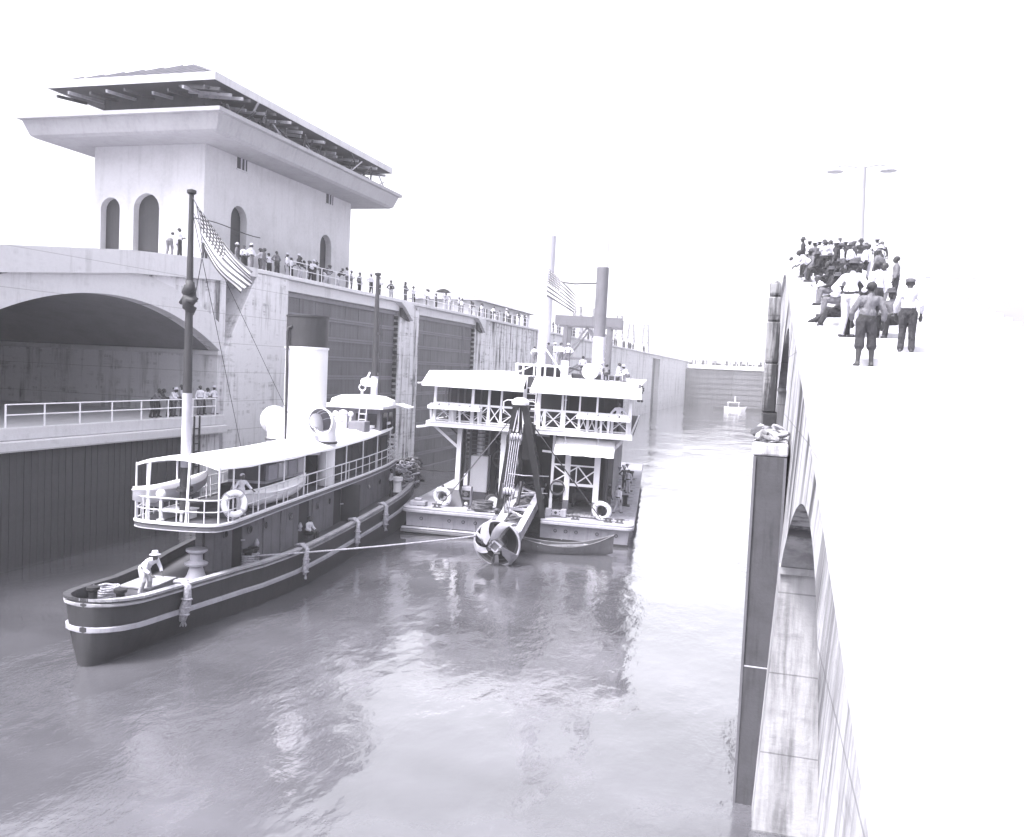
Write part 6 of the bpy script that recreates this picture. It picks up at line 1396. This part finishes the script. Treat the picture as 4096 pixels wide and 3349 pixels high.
# aboard the dredge
def dperson(pose, u, v, w_, rz, *a, **k): return person(pose, DF(u, v, w_), DF.rz+rz, *a, **k)
for i, (pz, u, s_, t_, h_) in enumerate([('bend', .05, 'cloth_white', 'cloth_mid', 'hair'), ('stand', .72, 'cloth_white', 'cloth_pale', 'hair'), ('cross', 1.06, 'cloth_white', 'cloth_pale', 'straw'), ('stand', 1.36, 'cloth_white', 'cloth_mid', 'felt'), ('hips', 1.74, 'cloth_white', 'cloth_mid', 'straw')]):
    dperson(pz, u, 3.3, 8.5, N_+random.uniform(-.4, .4), s_, t_, h_, skin=2, label='%s white-shirted person from the left standing on the dredge roof platform' % ORD[i], group='people standing on the dredge roof', sc=.78 if i == 0 else .82)
for i, (pz, u, v, w_, rz, s_, t_, h_) in enumerate([('sit', 2.47, 4.0, 8.12, N_, 'cloth_white', 'cloth_dark', 'hair'), ('sit', 3.45, 3.6, 7.86, R(30), 'cloth_white', 'cloth_pale', 'straw'), ('sit_hunch', 3.74, 3.2, 7.86, N_, 'cloth_mid', 'cloth_dark', 'hair'), ('sit', 4.33, 3.0, 7.86, R(70), 'cloth_white', 'cloth_pale', 'hair'), ('sit_hunch', 4.84, 3.0, 7.86, R(-60), 'cloth_white', 'cloth_mid', 'straw')]):
    dperson(pz, u, v, w_, rz, s_, t_, h_, label='%s person from the left sitting on the right half of the dredge roof' % ORD[i], group='people sitting on the dredge roof', sc=.92)
for u, v in ((3.45, 3.75), (4.33, 3.15), (4.84, 3.1), (3.74, 3.3), (2.47, 4.1)):
    c = thing('stool', 'low wooden roof stool under the sitting person '+{3.45: 'by the vent pipe', 4.33: 'in white facing the edge', 4.84: 'nearest the right edge', 3.74: 'with hunched back', 2.47: 'behind the white drum'}[u], 'stool', DF(u, v, 7.9 if u > 3 else 8.16), DF.rz)
    MB().box(-.22, .22, -.2, .2, .30, .36).build('seat', 'timber', c)
    for a in (-.17, .17):
        for b in (-.15, .15): MB().box(a-.025, a+.025, b-.025, b+.025, 0, .30).build('leg', 'timber', c)
dperson('rail', 4.6, .98, 5.37, R(5), 'cloth_white', 'cloth_mid', 'hair', skin=1, label='person in white shirt leaning on the upper deck rail at right of the dredge', sc=1.1, vox=.016)
dperson('walk', 4.78, 3.3, 1.18, R(150), 'cloth_white', 'cloth_pale', 'straw', skin=0, label='person in white shirt striding along the right side deck of the dredge', sc=1.02, vox=.016)
dperson('stand', 4.28, 3.6, 1.18, R(60), 'cloth_dark', 'cloth_mid', 'cap', skin=0, label='person in dark shirt and cap beside the right life ring on the dredge', sc=1.0, vox=.016)
dperson('hips', 4.75, 13.5, 1.18, R(20), 'cloth_mid', 'cloth_dark', 'hair', skin=0, label='person in grey shirt farther back on the right side deck of the dredge', sc=1.0)
dperson('stand', 5.05, 11.5, 1.18, R(-30), 'cloth_white', 'cloth_white', 'hair', skin=1, label='person all in white farther back on the right side deck of the dredge', sc=1.02)
# aboard the tug
def tperson(pose, c, v, w_, rz, *a, **k): return person(pose, TF(c, v, w_), TF.rz+rz, *a, **k)
tperson('rail', 1.22, 2.75, 3.08, R(60), 'cloth_white', 'cloth_white', 'whitecap', skin=1, label='crewman all in white leaning on the tug rail by the life ring', sc=.98, vox=.014, shoes='cloth_white')
tperson('sit', 1.25, 8.5, 1.12, R(80), 'cloth_white', 'cloth_dark', 'hair', skin=1, label='person in white shirt sitting in a side doorway of the tug', sc=1.0, vox=.016)
tperson('bend', .40, -1.25, 1.36, R(65), 'cloth_white', 'cloth_pale', 'straw', skin=1, label='person in white bending over the stern rail of the tug at far left', sc=1.12, vox=.014)
tperson('hips', 1.35, 19.2, 1.5, R(100), 'cloth_pale', 'cloth_dark', 'hair', skin=0, label='person on the tug side deck just behind the heaped hawser', sc=1.0, vox=.018)
# crowd on the right-hand stairway
def rperson(pose, s, d, rz, sh_, tr, ht, label, sc=1.0, skin=0, dz=0, vox=.014, **k):
    p = rw(s, d, (step_z(s) if d > .55 else rz_(s))+dz); return person(pose, p, HR+rz, sh_, tr, ht, skin=skin, label=label, group='crowd on the right-hand stairway', sc=sc, vox=vox, **k)
rperson('youth', -28.6, 1.27, N_+.1, 'cloth_mid', 'cloth_dark', 'hair', 'barefoot youth seen from behind, nearest of the crowd on the stairway', 1.07, 0, shoes='skin0')
rperson('hips', -24.9, 1.22, R(150), 'cloth_white', 'cloth_pale', 'felt', 'man in dark hat and white shirt standing with hands on hips on the stairway', 1.12, 0)
rperson('sit_out', -22.2, 1.22, R(-80), 'cloth_dark', 'cloth_dark', 'felt', 'person in dark clothes sitting with legs stretched out on the stairway', 1.0, 0)
rperson('sit', -20.6, 1.25, R(-85), 'cloth_white', 'cloth_mid', 'felt', 'seated person in dark hat just behind the stretched-out legs on the stairway', 1.0, 0)
rperson('sit', -24.4, 1.66, R(-60), 'cloth_mid', 'cloth_dark', 'hair', 'person seated behind the man with hands on hips', 1.0, 0)
rperson('sit_hunch', -15.6, 1.1, R(-95), 'cloth_white', 'cloth_pale', 'cap', 'small hunched figure in white sitting nearest the wall edge', .86, 1)
rperson('sit', -17.4, 1.25, R(-80), 'cloth_dark', 'cloth_mid', 'felt', 'dark-hatted person sitting two steps below the hunched small figure', .98, 0)
rperson('sit', -18.4, 1.9, R(-70), 'cloth_black', 'cloth_black', 'hair', 'person all in black seated in the middle of the stairway crowd', 1.0, 0)
rperson('stand', -17.6, 1.95, R(-120), 'cloth_black', 'cloth_dark', 'felt', 'standing man in black suit and hat in the middle of the stairway', 1.0, 2)
rperson('stand', -22.6, 2.05, R(-140), 'cloth_white', 'cloth_dark', 'hair', 'tall dark-haired person in white shirt and braces at the right of the crowd', 1.06, 0)
rperson('cross', -19.9, 2.5, R(-60), 'cloth_pale', 'cloth_mid', 'hair', 'person in pale shirt with folded arms at the right of the stairway crowd', 1.0, 0)
rperson('sit', -24.3, 2.3, R(-40), 'cloth_mid', 'cloth_black', 'felt', 'seated person in grey with dark hat at the right edge of the crowd', 1.0, 0)
rperson('stand', -26.6, 2.35, R(170), 'cloth_pale', 'cloth_dark', 'cap', 'capped person in pale shirt at the far right of the crowd', 1.0, 0)
top = [('bend', -6.9, .75, -70, 'cloth_white', 'cloth_mid', 'hair', 'bareheaded person in white bending forward at the wall edge atop the stairway'),
 ('sit', -5.4, 1.0, -60, 'cloth_mid', 'cloth_black', 'felt', 'person in grey with wide dark hat sitting near the wall edge atop the stairway'),
 ('sit', -7.6, 1.25, -80, 'cloth_black', 'cloth_black', 'felt', 'person in black sitting just below the wide-hatted one'),
 ('stand', -3.9, 1.15, -150, 'cloth_mid', 'cloth_dark', 'straw', 'person in straw hat and grey at the left of the top row'),
 ('stand', -3.0, 1.42, -120, 'cloth_white', 'cloth_dark', 'straw', 'person in straw hat and white shirt at the left of the top row'),
 ('cross', -4.2, 1.62, 170, 'cloth_pale', 'cloth_black', 'hair', 'person with dark bare head and pale shirt seen from behind in the top row'),
 ('stand', -1.4, 2.0, -100, 'cloth_white', 'cloth_dark', 'hair', 'bareheaded person in white behind the others in the top row'),
 ('stand', -6.0, 2.02, -110, 'cloth_dark', 'cloth_black', 'straw', 'person in dark coat and straw hat in the top row'),
 ('stand', -4.6, 2.32, -90, 'cloth_white', 'cloth_mid', 'felt', 'person in dark hat and white shirt in the middle of the top row'),
 ('hips', -8.2, 2.42, -120, 'cloth_white', 'cloth_dark', 'felt', 'person in dark hat with hands on hips in the upper right of the crowd'),
 ('stand', -6.6, 3.3, -80, 'cloth_white', 'cloth_pale', 'hair', 'bareheaded person in white at the upper right of the crowd'),
 ('stand', -7.4, 3.7, -70, 'cloth_pale', 'cloth_dark', 'felt', 'person in pale shirt and dark hat at the upper right of the crowd'),
 ('sit', -11.0, 1.5, -85, 'cloth_dark', 'cloth_black', 'hair', 'bareheaded person in dark clothes sitting on the upper steps'),
 ('sit', -12.2, 1.95, -70, 'cloth_black', 'cloth_dark', 'felt', 'person in black with dark hat sitting on the upper steps'),
 ('sit', -10.2, 2.1, -80, 'cloth_mid', 'cloth_dark', 'cap', 'capped person in grey sitting on the upper steps'),
 ('sit', -13.6, 2.5, -60, 'cloth_white', 'cloth_dark', 'hair', 'bareheaded person in white sitting on the upper steps at right'),
 ('sit', -13.0, 3.3, -60, 'cloth_pale', 'cloth_black', 'felt', 'person in pale shirt and dark hat sitting on the upper steps at right'),
 ('stand', -10.4, 3.4, -90, 'cloth_dark', 'cloth_mid', 'straw', 'person in dark shirt and straw hat standing on the upper steps at right'),
 ('stand', -15.5, 3.4, -100, 'cloth_mid', 'cloth_dark', 'hair', 'bareheaded person in grey standing at the right of the upper steps')]
for pz, s, d, a, sh_, tr, ht, lb_ in top: rperson(pz, s, d, R(a), sh_, tr, ht, lb_, random.uniform(.97, 1.05), rc([0, 0, 1]), vox=.018)
for i, (s, d) in enumerate([(8, -.0), (11, .05)]):
    person('stand', rw(s, d+.35, TOP), W_, 'cloth_white', 'cloth_pale', 'hair', skin=0, label='%s of two small white figures on the wall edge beyond the stairway' % ('nearer' if i == 0 else 'farther'), group='two figures beyond the stairway', vox=.028)
rr_ = sorted([(.75+.36*k, .4+2.6*((k*7) % 5)/5) for k in range(12)])
for i, (d, s) in enumerate(rr_):
    sh_, ht = ['cloth_dark', 'cloth_white', 'cloth_black', 'cloth_mid', 'cloth_pale', 'cloth_dark'][i % 6], ['felt', 'hair', 'straw', 'cap'][(i*3) % 4]
    rperson(['stand', 'hips', 'cross', 'stand'][i % 4], s, d, R(-100+17*((i*5) % 7)), sh_, TRS[i % 5], ht, '%s person from left in the rearmost row atop the stairway, %s shirt' % (ORD[i], WORD[sh_]), 1.0, [0, 0, 1][i % 3], vox=.022)
for i in range(9):
    s, d = -1.2-1.45*i, 1.75+.62*((i*2) % 3)+.12*i*.3; sh_ = ['cloth_black', 'cloth_dark', 'cloth_mid', 'cloth_dark', 'cloth_white'][i % 5]
    rperson(['sit', 'stand', 'sit_hunch'][i % 3], s, d, R(-70-9*i), sh_, ['cloth_black', 'cloth_dark'][i % 2], ['felt', 'hair', 'cap'][(i*2) % 3], '%s person down the packed middle of the stairway crowd, %s shirt' % (ORD[i], WORD[sh_]), 1.0, 0, vox=.022)
# far-off onlookers who read as one mass
def mini(mb, x, y, z, s=1.0):
    mb.ball((x, y, z+1.58*s), .13*s, n=6, m=5); mb.cyl((x, y, z+.85*s), (x, y, z+1.42*s), .17*s, .2*s, 7); mb.cyl((x-.09, y, z), (x-.09, y, z+.88*s), .08, .1, 5); mb.cyl((x+.09, y, z), (x+.09, y, z+.88*s), .08, .1, 5)
    for s_ in (-1, 1): mb.cyl((x, y+s_*.22, z+1.4*s), (x, y+s_*.27, z+.85*s), .06, .05, 5)
for mt_, nm, lab in (('cloth_white', 'pale', 'far-off crowd in pale clothes lining the far gates and the wall beyond'), ('cloth_dark', 'dark', 'far-off crowd in dark clothes lining the far gates and the wall beyond')):
    mb = MB()
    for k in range(45):
        x = random.uniform(-32, -1); mini(mb, x, 337.6+4*(1-abs(x+16.6)/16.6), 14.95)
    for k in range(40): mini(mb, -34-random.random()*1.2, random.uniform(119, 240), TOP)
    o_ = mb.build('distant_crowd', mt_); o_['kind'] = 'stuff'; tag(o_, lab, 'crowd')
